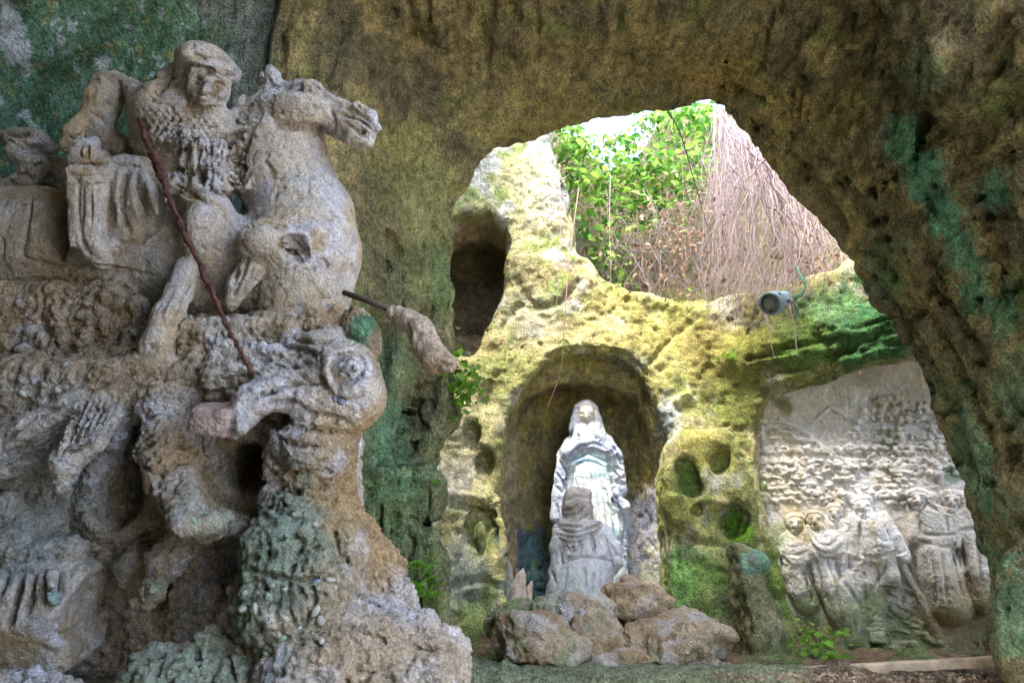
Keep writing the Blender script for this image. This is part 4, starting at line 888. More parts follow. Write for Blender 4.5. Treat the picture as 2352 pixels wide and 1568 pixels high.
def carve_group(C):
    rg = random.Random(31); C.frame(A_); L = C.line; D = C.dot
    # helmet and face
    L([(1150, 160), (1250, 180), (1330, 200), (1400, 214), (1475, 245)], 9, .016); L([(1240, 140), (1340, 128), (1440, 150)], 7, .010); L([(1200, 100), (1270, 125), (1300, 150)], 7, .010); L([(1290, 78), (1400, 108)], 6, .008); D(1170, 108, 46, 40, .025)
    D(1246, 276, 40, 24, -.011); D(1366, 292, 36, 24, -.010); D(1248, 280, 21, 11, .012, -8); D(1366, 296, 19, 11, .012, -12)
    L([(1195, 258), (1245, 240), (1290, 252)], 12, -.006); L([(1325, 262), (1375, 258), (1422, 278)], 12, -.006); L([(1310, 262), (1298, 300), (1282, 335)], 17, -.026); D(1278, 342, 27, 19, .016); L([(1250, 358), (1280, 364), (1312, 358)], 7, .012)
    L([(1240, 396), (1290, 402), (1340, 394)], 8, .016); L([(1262, 418), (1322, 414)], 10, -.010); L([(1282, 374), (1235, 396)], 11, -.008); L([(1300, 374), (1348, 394)], 11, -.008); D(1208, 335, 42, 46, .012); D(1395, 350, 30, 40, .010)
    for i in range(14): u = 1225 + i * 10; L([(u, 412 + rg.uniform(0, 18)), (u + rg.uniform(-8, 8), 440 + rg.uniform(0, 14))], 5, .008)
    L([(1150, 270), (1160, 350), (1210, 420), (1290, 462), (1350, 440)], 11, .022)
    for i in range(11): L([(1195 - i * 5, 168 + i * 18), (1120 - i * 9, 205 + i * 15 + rg.uniform(-8, 8)), (1050 - i * 8, 262 + i * 10), (960 - i * 2, 300 + i * 8)], 7, .013)
    L([(925, 355), (960, 395), (1050, 420), (1085, 460), (1078, 492)], 9, .016); L([(940, 340), (1040, 380), (1130, 395)], 7, .008)
    for j in range(7):
        for i in range(10):
            u = 910 + i * 52 + (j % 2) * 26; v = 440 + j * 34 + i * 6
            if v > 655 or u > 1420: continue
            L([(u - 24, v), (u - 14, v + 19), (u + 2, v + 25), (u + 16, v + 19), (u + 26, v)], 6, .0055, 3)
    for p in ([(1040, 650), (1100, 610), (1170, 640), (1185, 710)], [(1330, 630), (1310, 760), (1330, 860), (1310, 945)], [(1250, 690), (1238, 800), (1280, 900)], [(1420, 620), (1400, 740), (1440, 880), (1475, 960)], [(1180, 740), (1148, 815), (1190, 860)], [(1100, 650), (1165, 705), (1140, 780)], [(1370, 650), (1350, 780), (1390, 900)], [(1215, 640), (1285, 700), (1270, 790)], [(1290, 880), (1340, 960), (1420, 990)], [(1460, 700), (1430, 800)]): L(p, 13, .028)
    for i in range(12): u = rg.uniform(1080, 1460); v = rg.uniform(640, 930); L([(u, v), (u + rg.uniform(-25, 10), v + 30), (u + rg.uniform(-30, 15), v + 62)], 8, rg.choice([.016, -.014]))
    # belt, skirt, leg, scabbard, saddle cloth
    L([(800, 825), (770, 940), (772, 1100), (812, 1240)], 15, .030); L([(860, 835), (872, 940), (925, 1070), (948, 1135)], 13, .028); L([(700, 1045), (722, 1090), (692, 1240)], 11, .022); L([(690, 790), (790, 800), (870, 812), (940, 835)], 9, .016); L([(945, 850), (1005, 1000), (1015, 1100), (960, 1205)], 11, .02)
    L([(745, 850), (735, 1000), (745, 1180)], 14, -.014); L([(835, 850), (830, 1000), (870, 1150)], 16, -.016); L([(915, 880), (950, 1000), (990, 1100)], 14, -.014); L([(690, 1245), (800, 1290), (950, 1225), (1020, 1130)], 12, .014)
    for p in ([(522, 930), (516, 1195)], [(632, 935), (625, 1210)], [(500, 925), (668, 916)], [(495, 868), (678, 856)], [(495, 838), (678, 824)], [(500, 802), (676, 790)], [(575, 960), (572, 1170)]): L(p, 7, .012)
    L([(495, 900), (492, 1100), (515, 1260), (575, 1390)], 10, .014); L([(690, 900), (688, 1100), (700, 1290)], 9, .02)
    for i in range(9): L([(510 + i * 20, 690 + 12 * math.sin(i * 2)), (515 + i * 19, 745)], 8, rg.choice([.014, -.014]))
    L([(1070, 890), (1200, 980), (1370, 1060)], 11, .018); L([(1090, 950), (1180, 1000), (1240, 1012)], 9, .012); L([(1140, 1060), (1160, 1250), (1250, 1440)], 12, .018); L([(1390, 1080), (1440, 1200), (1400, 1380)], 10, .012)
    L([(195, 1010), (180, 1120), (160, 1250), (165, 1385), (440, 1420)], 11, .022); L([(440, 1420), (700, 1440), (1000, 1500)], 9, .016); L([(0, 1240), (20, 1300), (10, 1400)], 8, .012)
    for p in ([(60, 650), (160, 690), (260, 680)], [(120, 715), (230, 715), (310, 660)], [(190, 800), (270, 790), (310, 760)], [(60, 860), (160, 860), (210, 900)], [(40, 610), (120, 620), (180, 600)]): L(p, 12, .024)
    L([(735, 265), (755, 340), (770, 430)], 12, .02); L([(575, 480), (630, 500), (660, 545)], 12, .02); L([(430, 620), (470, 640), (520, 600)], 10, .018); L([(620, 240), (640, 300), (600, 400)], 12, -.012)
    # horse
    C.frame(B_)
    L([(425, 368), (520, 388), (600, 392), (652, 428), (662, 478)], 15, .034); L([(425, 235), (405, 300), (432, 362)], 13, .016); D(592, 226, 38, 20, -.018, -20); D(594, 228, 20, 11, .016, -20); L([(540, 208), (590, 196), (640, 220)], 10, -.016)
    D(788, 300, 24, 17, .02, -20); D(796, 303, 12, 8, -.03, -20); L([(712, 333), (760, 338), (800, 358), (845, 395), (882, 432)], 9, .030); L([(728, 303), (770, 318), (840, 358), (874, 408)], 7, .016); L([(720, 358), (780, 400), (832, 442)], 7, .013)
    for i in range(6): D(780 + i * 17, 352 + i * 14, 8, 7, .014)
    L([(640, 255), (720, 290)], 9, .006); L([(670, 300), (690, 380), (660, 430)], 10, .010)
    L([(320, 400), (285, 520), (280, 610), (255, 690)], 16, .024)
    for i in range(40): a = rg.random(); u = 255 + 80 * rg.random() - 20 * math.sin(a * 3); v = 370 + a * 270; L([(u + 10, v), (u - 10, v + 22), (u - 8, v + 46)], 7, rg.choice([.018, .014, -.012]))
    for i in range(10): L([(330 + i * 7, 240 + i * 6), (300 + i * 4, 290 + i * 12), (275, 340 + i * 16)], 7, .012)
    L([(590, 372), (640, 470), (655, 560), (640, 640)], 12, -.008); L([(500, 596), (600, 606), (674, 640)], 9, .010); L([(470, 700), (600, 690), (720, 720)], 14, .008); L([(430, 770), (520, 800), (620, 790)], 12, .010)
    D(502, 898, 56, 46, -.028, 10, True); D(532, 922, 46, 56, -.028, 35, True); D(500, 930, 40, 40, -.02, 0, True); L([(448, 862), (555, 846), (578, 900), (572, 965)], 6, -.008); L([(300, 820), (380, 790), (470, 820)], 14, .024)
    for p in ([(312, 955), (282, 1050), (250, 1112)], [(340, 990), (325, 1060), (300, 1110)], [(362, 1010), (352, 1070)], [(270, 1000), (250, 1070)]): L(p, 9, .020)
    D(606, 1003, 17, 13, -.024); D(640, 985, 26, 36, -.014, 20, True); D(650, 870, 40, 46, -.007, 10, True); L([(664, 762), (705, 800), (742, 855)], 5, .007); L([(690, 910), (740, 960)], 5, .006); L([(560, 520), (580, 600), (570, 690)], 6, .006)
    for i in range(16): D(rg.uniform(420, 740), rg.uniform(650, 1180), rg.uniform(6, 14), rg.uniform(5, 10), -rg.uniform(.005, .012))
    L([(945, 1165), (935, 1232)], 6, .006); L([(1040, 1290), (1090, 1275), (1115, 1240)], 9, .012); L([(1100, 1360), (1170, 1345)], 7, .008); D(1180, 1420, 26, 14, -.012)
    # dragon
    C.frame(C_)
    for p in ([(560, 130), (640, 190), (700, 240), (760, 250)], [(560, 90), (680, 112), (760, 165)], [(480, 305), (600, 262), (720, 252)], [(500, 355), (620, 335), (700, 385), (800, 402), (885, 440)], [(480, 400), (560, 442), (700, 452), (860, 472)], [(620, 60), (720, 75), (800, 60)], [(430, 330), (500, 300), (560, 280)]): L(p, 11, .022)
    L([(740, 130), (755, 240), (800, 310), (880, 330), (960, 290)], 10, .016); L([(770, 110), (860, 82), (950, 120), (1000, 200)], 10, .012)
    L([(838, 168), (880, 146), (930, 170)], 7, .012); L([(838, 205), (885, 228), (930, 205)], 7, .012); D(903, 184, 16, 13, .012)
    for p in ([(540, 485), (640, 525), (770, 540)], [(520, 565), (600, 645), (700, 642)], [(500, 745), (600, 722), (770, 765)], [(410, 1060), (480, 1082), (620, 1110), (830, 1112)], [(500, 900), (522, 1000), (490, 1060)], [(600, 900), (662, 960), (622, 1060), (600, 1200), (640, 1330)], [(800, 880), (830, 980), (880, 1060)], [(700, 1120), (720, 1230), (660, 1330)], [(900, 1180), (1000, 1220), (1100, 1300)], [(800, 1330), (900, 1320), (1060, 1400)], [(1160, 1410), (1260, 1420)], [(60, 1430), (20, 1550)], [(200, 1390), (230, 1560)], [(330, 1420), (370, 1570)]): L(p, 10, .022)
    for i in range(34): u = rg.uniform(430, 860); v = rg.uniform(560, 1400); a = rg.uniform(-.6, .9); l = rg.uniform(20, 60); L([(u, v), (u + l * .5 * math.cos(a), v + l * .5 * math.sin(a) + 6), (u + l * math.cos(a), v + l * math.sin(a))], 8, rg.choice([.014, .018, -.012]))
    # wing and paws
    C.frame(D_)
    for q in range(4): L([(500 - q * 6, 850 + q * 40), (320, 975 + q * 34), (120, 1080 + q * 32), (0, 1140 + q * 28)], 11, .018)
    for q in range(6): L([(540 + q * 40, 800 - q * 6), (490 + q * 38, 920), (430 + q * 34, 1040 - q * 6), (360 + q * 34, 1150 - q * 14)], 12, .026); L([(560 + q * 40, 810 - q * 6), (510 + q * 38, 930), (450 + q * 34, 1040 - q * 6)], 11, -.016)
    for q in range(4): L([(985, 865 + q * 56), (870 - q * 4, 955 + q * 56), (795, 1060 + q * 62)], 10, .020)
    L([(0, 1060), (200, 900), (450, 790), (740, 640), (900, 600)], 14, .02); L([(1190, 40), (1130, 180), (1065, 335)], 12, .018); L([(1110, 100), (1030, 260)], 10, -.012); L([(760, 1060), (860, 1180), (1000, 1260)], 12, .02)
    D(1120, 1440, 20, 16, .01); D(270, 1410, 46, 40, .022); L([(250, 1385), (300, 1430)], 9, .016)
    # carved robe
    C.frame(E_)
    for p, w_, d_ in (([(190, 610), (182, 760), (100, 1000), (60, 1065)], 24, .036), ([(290, 640), (290, 790), (220, 965)], 22, .030), ([(385, 630), (380, 720), (398, 895)], 16, .026), ([(505, 640), (482, 740), (500, 795)], 14, .02), ([(610, 590), (612, 655)], 14, .018), ([(720, 570), (735, 645)], 14, .018), ([(892, 710), (880, 860), (830, 965)], 15, .018), ([(440, 1112), (560, 1124), (700, 1060)], 14, .018), ([(60, 640), (0, 800)], 20, .026), ([(720, 1150), (740, 1260), (640, 1440)], 16, .016)): L(p, w_, d_)
    for p in ([(240, 620), (240, 780), (160, 980)], [(340, 640), (340, 860)], [(440, 640), (445, 760)], [(560, 600), (570, 820)], [(800, 680), (790, 860)]): L(p, 24, -.016)
    L([(0, 590), (200, 600), (500, 590), (640, 560)], 18, .024); D(463, 833, 54, 54, .012, 0, True); L([(430, 800), (470, 850), (500, 840)], 6, .006); D(445, 640, 42, 46, .016)
def grain_group(p, lab):
    sm = np.isin(lab, [S.tags.index(t) for t in SMOOTH if t in S.tags]); r = np.where(sm, .22, 1.0).astype(np.float32); r = np.where(np.isin(lab, [S.tags.index('wing'), S.tags.index('foreleg'), S.tags.index('dragon_head')]), .45, r); r = np.where(np.isin(lab, [S.tags.index(t) for t in ('cloak', 'mane', 'cape')]), .3, r)
    a1, a2 = worley(p, 30.0, 4.0); b1, b2 = worley(p, 75.0, 7.0); v = sstep(-.3, .4, fbm(p, 3.1, 2, .5, 19.0))
    return r * (.016 * (.45 - a1) * (.3 + .7 * v) + .008 * ridged(p, 26, 2, 2.0) - .014 * sstep(.3, .6, fbm(p, 18, 2, .5, 66.0)) * v) + (.35 + .65 * r) * .006 * (.45 - b1)
P, Q, N, lab = sculpt_mesh(S, sdisp, True, carve_group, grain_group)
lab = np.where(lab < 0, S.tags.index('rock_mound'), lab)
GREY, LILAC, SAND, RUSTY = (.59, .525, .45), (.61, .58, .59), (.55, .43, .29), (.27, .165, .075)
c = colmix(P, [GREY, (SAND, 0.30), (LILAC, 0.28)], 2.6, 1.0)
lab_ = lab
rough = np.isin(lab, [S.tags.index(t) for t in ('rock_mound', 'dragon_body', 'dragon_neck', 'wing', 'tail')])[:, None]
k = sstep(-.25, .35, fbm(P, 2.2, 4, .55, 50.0))[:, None] * np.where(rough, .8, .18); c = c * (1 - k) + np.array((.41, .30, .18)) * k
k = sstep(.25, .7, fbm(P, 3.2, 4, .6, 90.0))[:, None] * .5; c = c * (1 - k) + np.array((.55, .56, .61)) * k
for u, v, Y, r, cc, am in ((640, 1260, 2.2, .3, (.24, .29, .21), .8), (660, 1180, 2.25, .2, (.24, .30, .22), .7), (380, 1500, 2.15, .3, (.22, .28, .19), .8), (400, 1380, 2.15, .16, (.27, .32, .23), .8), (830, 740, 2.4, .09, (.14, .36, .20), .9), (860, 1180, 2.6, .35, (.42, .28, .13), .8), (830, 1000, 2.6, .2, (.44, .30, .14), .8), (770, 720, 2.5, .15, (.50, .36, .20), .8),
                           (740, 545, 2.4, .08, (.44, .33, .17), .9), (742, 605, 2.42, .05, (.24, .16, .09), .9), (735, 618, 2.42, .02, (.28, .08, .03), .9), (345, 520, 2.4, .06, (.50, .34, .12), .6), (470, 1150, 2.25, .15, (.33, .35, .26), .6), (500, 950, 2.25, .08, (.36, .24, .21), .8), (60, 1200, 2.4, .25, (.36, .40, .38), .7), (850, 1340, 2.2, .2, (.40, .29, .18), .7)):
    c = patch(c, P, W(u, v, Y), r, cc, am, 0.5, 8.0)
def setc(t, cc, a=1.0):
    global c
    if t in S.tags:
        m_ = (lab == S.tags.index(t))[:, None] * a; c = c * (1 - m_) + np.array(cc) * m_
setc('medallion', (.33, .43, .42)); setc('foreleg', (.50, .38, .26), .7); setc('snout_tip', (.38, .25, .20), .6)
MS = rock('carved_sandstone', s=1.35, bump=.95, var=.95, pits=1.0)
HB = W(500, 640, 2.75); KB = W(400, 470, 2.6); DB = W(760, 1000, 2.5)
tree = {'horse': empty('horse_statue', HB), 'knight': empty('knight_statue', KB), 'dragon': empty('dragon_statue', DB), 'mound': empty('rock_mound', (-1.3, 2.75, 0))}
tag(tree['horse'], 'grey sandstone rearing horse with a broken foreleg on an iron rod', 'statue')
tag(tree['knight'], 'stone rider in helmet and scale armour seated on the rearing horse', 'statue')
tag(tree['dragon'], 'round-eyed stone dragon with a ridged wing writhing under the horse', 'statue')
tag(tree['mound'], 'rough brown sandstone mound full of hollows carrying the mounted group', 'rock')
nm = {}
for t in S.tags:
    th = 'horse' if t in ('horse_body', 'horse_neck', 'horse_head', 'muzzle', 'ear', 'mane', 'foreleg_stump', 'foreleg') else 'dragon' if t in ('dragon_body', 'dragon_head', 'dragon_neck', 'eye', 'snout_tip', 'horn', 'wing', 'tail') else 'mound' if t in ('rock_mound', 'robe_hem', 'medallion') else 'knight'
    pn_ = {'horse_body': 'body', 'horse_neck': 'neck', 'horse_head': 'head', 'dragon_body': 'body', 'dragon_head': 'head', 'dragon_neck': 'neck', 'rock_mound': 'rock_mass', 'robe_hem': 'carved_robe'}.get(t, t)
    nm[t] = (th, pn_, {'muzzle': 'horse_head', 'ear': 'horse_head', 'mane': 'horse_neck', 'eye': 'dragon_head', 'snout_tip': 'dragon_head', 'horn': 'dragon_head', 'helmet': 'head', 'hair': 'head', 'medallion': 'robe_hem'}.get(t))
MS2 = rock('dressed_sandstone', s=1.5, bump=.8, var=.75, pits=1.3)
made = split_parts(P, Q, N, lab, S.tags, tree, {t: (MS2 if t in SMOOTH else MS) for t in S.tags}, c, nm)
tag(made['foreleg'], 'broken hoofed foreleg held out on the rod'); tag(made['medallion'], 'pale green disc on the carved robe')
S2 = Sculpt((-2.7, 1.95, -0.1), (-0.05, 3.4, 1.05), 0.03)
for a_, b_, r1_, r2_ in (((-1.75, 2.75, .3), (-1.0, 2.72, .3), .5, .52), ((-2.2, 2.85, .4), (-1.6, 2.85, .75), .5, .42), ((-1.5, 2.7, .3), (-.65, 2.6, .3), .5, .5), ((-1.2, 2.75, .6), (-.8, 2.65, .65), .42, .36)):
    S2.seg('rock_mass', np.array(a_), np.array(b_), r1_, r2_, .15)
P, Q, N, l2_ = sculpt_mesh(S2, lambda P, N: .05 * fbm(P, 4, 3) + .03 * ridged(P, 9, 2))
meshobj('plinth', rawmesh('plinth', P - np.array(tree['mound'].location, np.float32), Q, MS, colmix(P, [(.33, .25, .16), ((.40, .37, .33), .2)], 3.0)), tree['mound'])
del S, S2
# ---------------------------------------------------------------- relief panel of pilgrims
ang = math.atan2(PDIR[1], PDIR[0]); org = np.array([PA[0], PA[1], 0.0])
S = Sculpt((-0.2, -0.24, 0.75), (PLEN + 0.45, 0.10, 3.75), 0.0125, ang, org, (PA, PNOR))
G_ = (1722.6, 803.9, .4875)
yl = S.ax[1][None, :, None]; s2, z2 = np.meshgrid(S.ax[0], S.ax[2], indexing='ij')
pp = [((onpanel(u, v) - PA) @ PDIR, onpanel(u, v)[2]) for u, v in PANEL]
S.F[:] = np.minimum(S.F, np.maximum(-yl - 0.012 * 0, poly2(s2, z2, pp).astype(np.float32)[:, None, :] - 0.06)); S.tid('backdrop'); S.L[:] = 0
S.B[:] = np.maximum(-yl + 0.006, -0.02)
S.frame(*G_)
r3 = random.Random(21)
SKY = [(0, 280), (30, 290), (150, 330), (270, 380), (360, 470), (400, 440), (480, 335), (560, 250), (640, 195), (700, 225), (760, 235), (860, 225), (1000, 320), (1200, 380)]
def skyv(u):
    return float(np.interp(u, [a for a, b in SKY], [b for a, b in SKY]))
rows = 0
v = 200
while v < 720:
    u = 15 + r3.uniform(0, 20)
    while u < 1080:
        l = r3.uniform(14, 34)
        if v > skyv(u) + 5 and not (500 < u < 680 and 560 < v < 620) and not (800 < u and 590 < v) and r3.random() < .93:
            o = r3.uniform(-.008, .018); a = r3.uniform(-.7, .7); r0 = r3.uniform(5, 13) * (1 + .2 * math.sin(u * .03)); v += r3.uniform(-4, 4.2)
            S.chain('backdrop', [(u - l / 2, v + r3.uniform(-5, 5), o, r0 * .8), (u, v + r3.uniform(-4, 4), o + .006, r0), (u + l / 2 * math.cos(a), v + l / 2 * math.sin(a), o, r0 * .7)], .006)
        u += l + r3.uniform(4, 22)
    v += r3.uniform(12, 18)
for q in range(70):
    u = r3.uniform(620, 830); v = r3.uniform(1110, 1330); S.chain('backdrop', [(u - 12, v, .0, 8), (u + 14, v + 6, .006, 9)], .006)
for q in range(36):
    u = r3.uniform(500, 960); v = r3.uniform(1330, 1440); S.chain('backdrop', [(u - 16, v, .0, 10), (u + 18, v + 4, .01, 12)], .01)
S.chain('backdrop', [(40, 330, 0, 8), (150, 335, .006, 9), (260, 385, .006, 9), (380, 495, 0, 9)], .01); S.chain('backdrop', [(285, 350, 0, 6), (375, 268, .006, 8), (480, 330, 0, 7)], .01)
S.chain('backdrop', [(885, 540, 0, 12), (895, 620, .01, 12)], .01); S.chain('backdrop', [(800, 560, 0, 10), (985, 535, .012, 12)], .01); S.ell('backdrop', 682, 560, .01, 26, 34, .03, 0, .01)
def head(t, u, v, r, o, turn=0):
    S.ell(t, u, v, o, r, r * 1.18, .065, turn, .012); S.ell(t, u, v - r * .45, o - .01, r * 1.12, r * .8, .07, turn, .012)
    S.chain(t, [(u + turn * .2, v - r * .25, o + .062, r * .14), (u + turn * .25, v + r * .25, o + .078, r * .2)], .01)
    S.chain(None, [(u - r * .3, v + r * .62, o + .066, r * .09), (u + r * .3, v + r * .62, o + .066, r * .09)], .008, True)
def cc(t, pts, k=.02): S.chain(t, pts, k)
def cut(pts, k=.01): S.chain(None, pts, k, True)
# boy
head('f1', 212, 818, 40, .03)
cc('f1', [(205, 885, .02, 44), (212, 930, .03, 56), (215, 985, .03, 60)]); cc('f1', [(165, 890, .02, 26), (158, 950, .035, 27), (200, 995, .06, 24), (265, 985, .07, 22), (292, 965, .075, 22)], .012)
cc('f1', [(262, 890, .02, 26), (275, 940, .04, 24)]); cc('f1', [(215, 1050, .0, 62), (235, 1120, .0, 58), (265, 1190, -.02, 56)])
cut([(190, 1050, .075, 7), (215, 1150, .07, 7)]); cut([(250, 1050, .075, 7), (290, 1180, .06, 7)])
# bearded old man in a cloak
head('f2', 305, 800, 38, .05); cc('f2', [(330, 835, .09, 26), (348, 865, .09, 30), (345, 890, .08, 20)], .015)
for q in range(4): cut([(325 + q * 14, 840, .135, 4), (330 + q * 12, 885, .13, 4)])
cc('f2', [(300, 870, .03, 50), (340, 930, .05, 72), (390, 920, .04, 70)]); cc('f2', [(270, 870, .06, 24), (310, 945, .10, 24), (390, 965, .10, 24), (450, 900, .08, 28)], .015)
cc('f2', [(280, 840, .06, 20), (300, 910, .10, 20), (380, 930, .11, 20), (430, 870, .08, 20)], .015); cc('f2', [(440, 870, .05, 34), (450, 950, .07, 34), (435, 1005, .08, 26)], .015)
cc('f2', [(350, 1010, .02, 66), (390, 1110, .02, 74), (440, 1230, .01, 74), (480, 1350, .0, 56)]); cc('f2', [(470, 1060, .04, 44), (480, 1150, .04, 40)], .02); cc('f2', [(430, 1300, 0, 34), (440, 1410, 0, 30)]); cc('f2', [(525, 1300, 0, 30), (540, 1410, 0, 34)])
for p in ([(310, 1000), (340, 1090), (360, 1180)], [(360, 990), (400, 1100), (420, 1200)], [(410, 1010), (420, 1080)]): cut([(a, b, .105, 8) for a, b in p], .016)
cc('f2_stick', [(432, 1010, .10, 12), (440, 1200, .07, 11), (436, 1370, .03, 11)], .008)
# woman behind
head('f3', 398, 768, 36, .02); cc('f3', [(400, 820, .0, 50), (450, 850, .0, 40)])
# man with crutch
head('f4', 530, 738, 43, .05, 8); cc('f4', [(540, 780, .04, 26)]); cc('f4', [(545, 810, .04, 56), (590, 850, .05, 78), (600, 920, .05, 82), (595, 955, .05, 78)]); cc('f4', [(600, 965, .045, 74)])
cc('f4', [(495, 800, .05, 36), (488, 880, .06, 36), (492, 970, .06, 32), (503, 1022, .07, 25)], .016); cc('f4', [(625, 795, .05, 36), (675, 880, .06, 34), (712, 950, .06, 34), (722, 972, .07, 32)], .016)
cut([(522, 830, .115, 7), (525, 960, .12, 6)]); cut([(560, 790, .12, 6), (580, 815, .125, 6), (600, 780, .12, 6)]); cut([(520, 962, .12, 7), (600, 975, .135, 7), (680, 945, .12, 7)]); cut([(640, 830, .125, 6), (675, 940, .115, 6)])
cc('f4', [(580, 1000, .03, 66), (575, 1090, .03, 48), (592, 1200, .02, 40), (602, 1310, .02, 36)]); cc('f4', [(635, 1000, .04, 52), (652, 1060, .06, 50)]); S.box('f4', 655, 1080, .06, 44, 32, .07, -4, .012, .012)
S.box('f4', 598, 1345, .04, 36, 32, .06, 0, .012, .012); cut([(575, 1000, .10, 7), (600, 1060, .10, 7), (580, 1120, .085, 6)]); cut([(640, 1000, .12, 6), (615, 1080, .11, 6)])
cc('f4_stick', [(518, 1045, .08, 13), (530, 1200, .05, 13), (560, 1400, .02, 13)], .008)
cc('f4_crutch', [(712, 1000, .06, 14), (800, 1160, .04, 15), (880, 1320, .02, 15)], .008); cc('f4_crutch', [(820, 1230, .0, 22), (930, 1440, .0, 24)], .02)
# two women on the right
head('f5', 792, 703, 44, .04, 4); cc('f5', [(830, 700, .05, 40), (860, 690, .05, 26)]); cc('f5', [(835, 720, .07, 20), (900, 750, .06, 16)], .012); S.box('f5', 880, 830, .02, 92, 84, .09, -4, .04, .03)
cc('f5', [(790, 790, .02, 36), (778, 880, .05, 34), (850, 895, .07, 28), (960, 880, .06, 26)], .015); S.box('f5', 920, 895, .05, 54, 40, .06, 4, .015, .012); cut([(815, 780, .11, 5), (800, 850, .11, 5)]); cut([(810, 865, .13, 5), (970, 868, .12, 5)])
cc('f5', [(870, 960, .0, 86), (900, 1080, .0, 96), (935, 1190, -.02, 100)], .02)
for p in ([(850, 950), (870, 1080)], [(900, 940), (930, 1180)], [(950, 950), (1000, 1160)]): cut([(a, b, .085, 7) for a, b in p], .016)
head('f6', 950, 712, 44, .03, -4); cc('f6', [(990, 700, .03, 40), (1010, 730, .02, 36)]); S.box('f6', 1040, 800, .0, 80, 62, .09, 6, .03, .02); cc('f6', [(1050, 900, .0, 76), (1080, 1040, .0, 86), (1110, 1160, -.02, 90)], .02)
cut([(1000, 900, .075, 8), (1030, 1060, .08, 8), (1060, 1150, .07, 8)], .014); cut([(985, 850, .09, 6), (1110, 830, .09, 6)])
def carve_panel(C):
    C.frame(G_); L = C.line; D = C.dot; rg = random.Random(8)
    for u, v, r in ((212, 818, 40), (305, 800, 38), (398, 768, 36), (532, 738, 43), (790, 703, 44), (948, 712, 44)):
        for e in (-1, 1): D(u + e * r * .40, v - r * .08, r * .25, r * .15, -.006); D(u + e * r * .40, v - r * .06, r * .15, r * .08, .005)
        L([(u - r * .7, v - r * .28), (u - r * .35, v - r * .38), (u - r * .08, v - r * .26)], r * .12, -.005); L([(u + r * .7, v - r * .28), (u + r * .35, v - r * .38), (u + r * .08, v - r * .26)], r * .12, -.005)
        L([(u, v - r * .25), (u + 1, v + r * .25)], r * .17, -.020); D(u, v + r * .27, r * .2, r * .14, .012); L([(u - r * .34, v + r * .60), (u, v + r * .64), (u + r * .34, v + r * .60)], r * .10, .013); L([(u - r * .25, v + r * .78), (u + r * .25, v + r * .78)], r * .12, -.008)
        L([(u - r * .95, v + r * .1), (u - r * .9, v - r * .6), (u, v - r * .85), (u + r * .9, v - r * .6), (u + r * .95, v + r * .1)], r * .13, .012); L([(u - r * .9, v + r * .4), (u - r * .5, v + r * 1.05), (u, v + r * 1.25), (u + r * .5, v + r * 1.05), (u + r * .9, v + r * .4)], r * .14, .020)
    for q in range(7): L([(318 + q * 9, 838), (322 + q * 8, 868), (328 + q * 6, 898)], 4, .011)
    for p in ([(268, 862), (300, 930), (380, 960), (440, 915)], [(280, 900), (330, 975), (420, 985)], [(275, 840), (320, 905), (385, 915), (435, 860)], [(310, 1000), (340, 1090), (362, 1190)], [(360, 990), (400, 1100), (425, 1210)], [(410, 1010), (424, 1090)], [(395, 1120), (430, 1260), (440, 1380)], [(185, 1040), (210, 1150)], [(250, 1040), (290, 1185)], [(150, 880), (145, 960), (190, 1010)], [(470, 1010), (500, 1120), (495, 1180)], [(440, 1090), (505, 1180)], [(490, 1230), (500, 1340)]): L(p, 9, .014)
    for p in ([(522, 800), (520, 880), (526, 962)], [(560, 785), (582, 820), (600, 782)], [(582, 820), (590, 940)], [(520, 965), (600, 978), (682, 948)], [(632, 820), (665, 890), (690, 945)], [(575, 1000), (606, 1060), (582, 1130)], [(642, 1000), (612, 1085)], [(540, 1000), (545, 1120), (565, 1240)], [(465, 830), (462, 930), (470, 1010)], [(475, 985), (518, 990)], [(690, 960), (740, 940)], [(620, 1110), (690, 1100)], [(565, 1325), (632, 1318)]): L(p, 8, .013)
    L([(600, 880), (640, 900), (690, 890)], 7, .006); L([(590, 920), (650, 935)], 7, .006); L([(165, 915), (205, 930), (255, 915)], 6, .006); L([(170, 960), (215, 965), (262, 950)], 6, .007)
    for p in ([(780, 770), (800, 850), (770, 900)], [(810, 865), (880, 872), (972, 868)], [(860, 920), (940, 928), (975, 905)], [(925, 770), (930, 860)], [(850, 950), (872, 1090), (880, 1200)], [(900, 945), (930, 1190)], [(955, 950), (1005, 1170)], [(990, 850), (1110, 832)], [(1000, 900), (1032, 1060), (1060, 1160)], [(820, 690), (850, 740), (905, 752)], [(840, 720), (890, 760)], [(1060, 880), (1090, 1100)], [(790, 900), (850, 912)]): L(p, 9, .013)
    for q in range(150):
        u = rg.uniform(20, 1050); v = rg.uniform(300, 700)
        if v > skyv(u) + 10: L([(u, v), (u + 14, v + rg.uniform(-6, 6)), (u + 30, v + rg.uniform(-8, 8))], 6, rg.choice([.012, -.012]))
    for q in range(30): u = rg.uniform(20, 900); L([(u, rg.uniform(150, 300)), (u + rg.uniform(-20, 20), rg.uniform(200, 330))], 4, .004)
P, Q, N, lab = sculpt_mesh(S, lambda P, N: 0.0045 * fbm(P, 30, 3, .6) + 0.006 * fbm(P, 5, 2), True, carve_panel, lambda p, l: .004 * (.45 - worley(p, 60.0)[0]) + .003 * fbm(p, 45, 2, .6))
lab = np.maximum(lab, 0)
c = colmix(P, [(.74, .71, .67), ((.64, .61, .55), .2), ((.80, .79, .79), .3), ((.62, .55, .42), .5)], 2.4, 6.0)
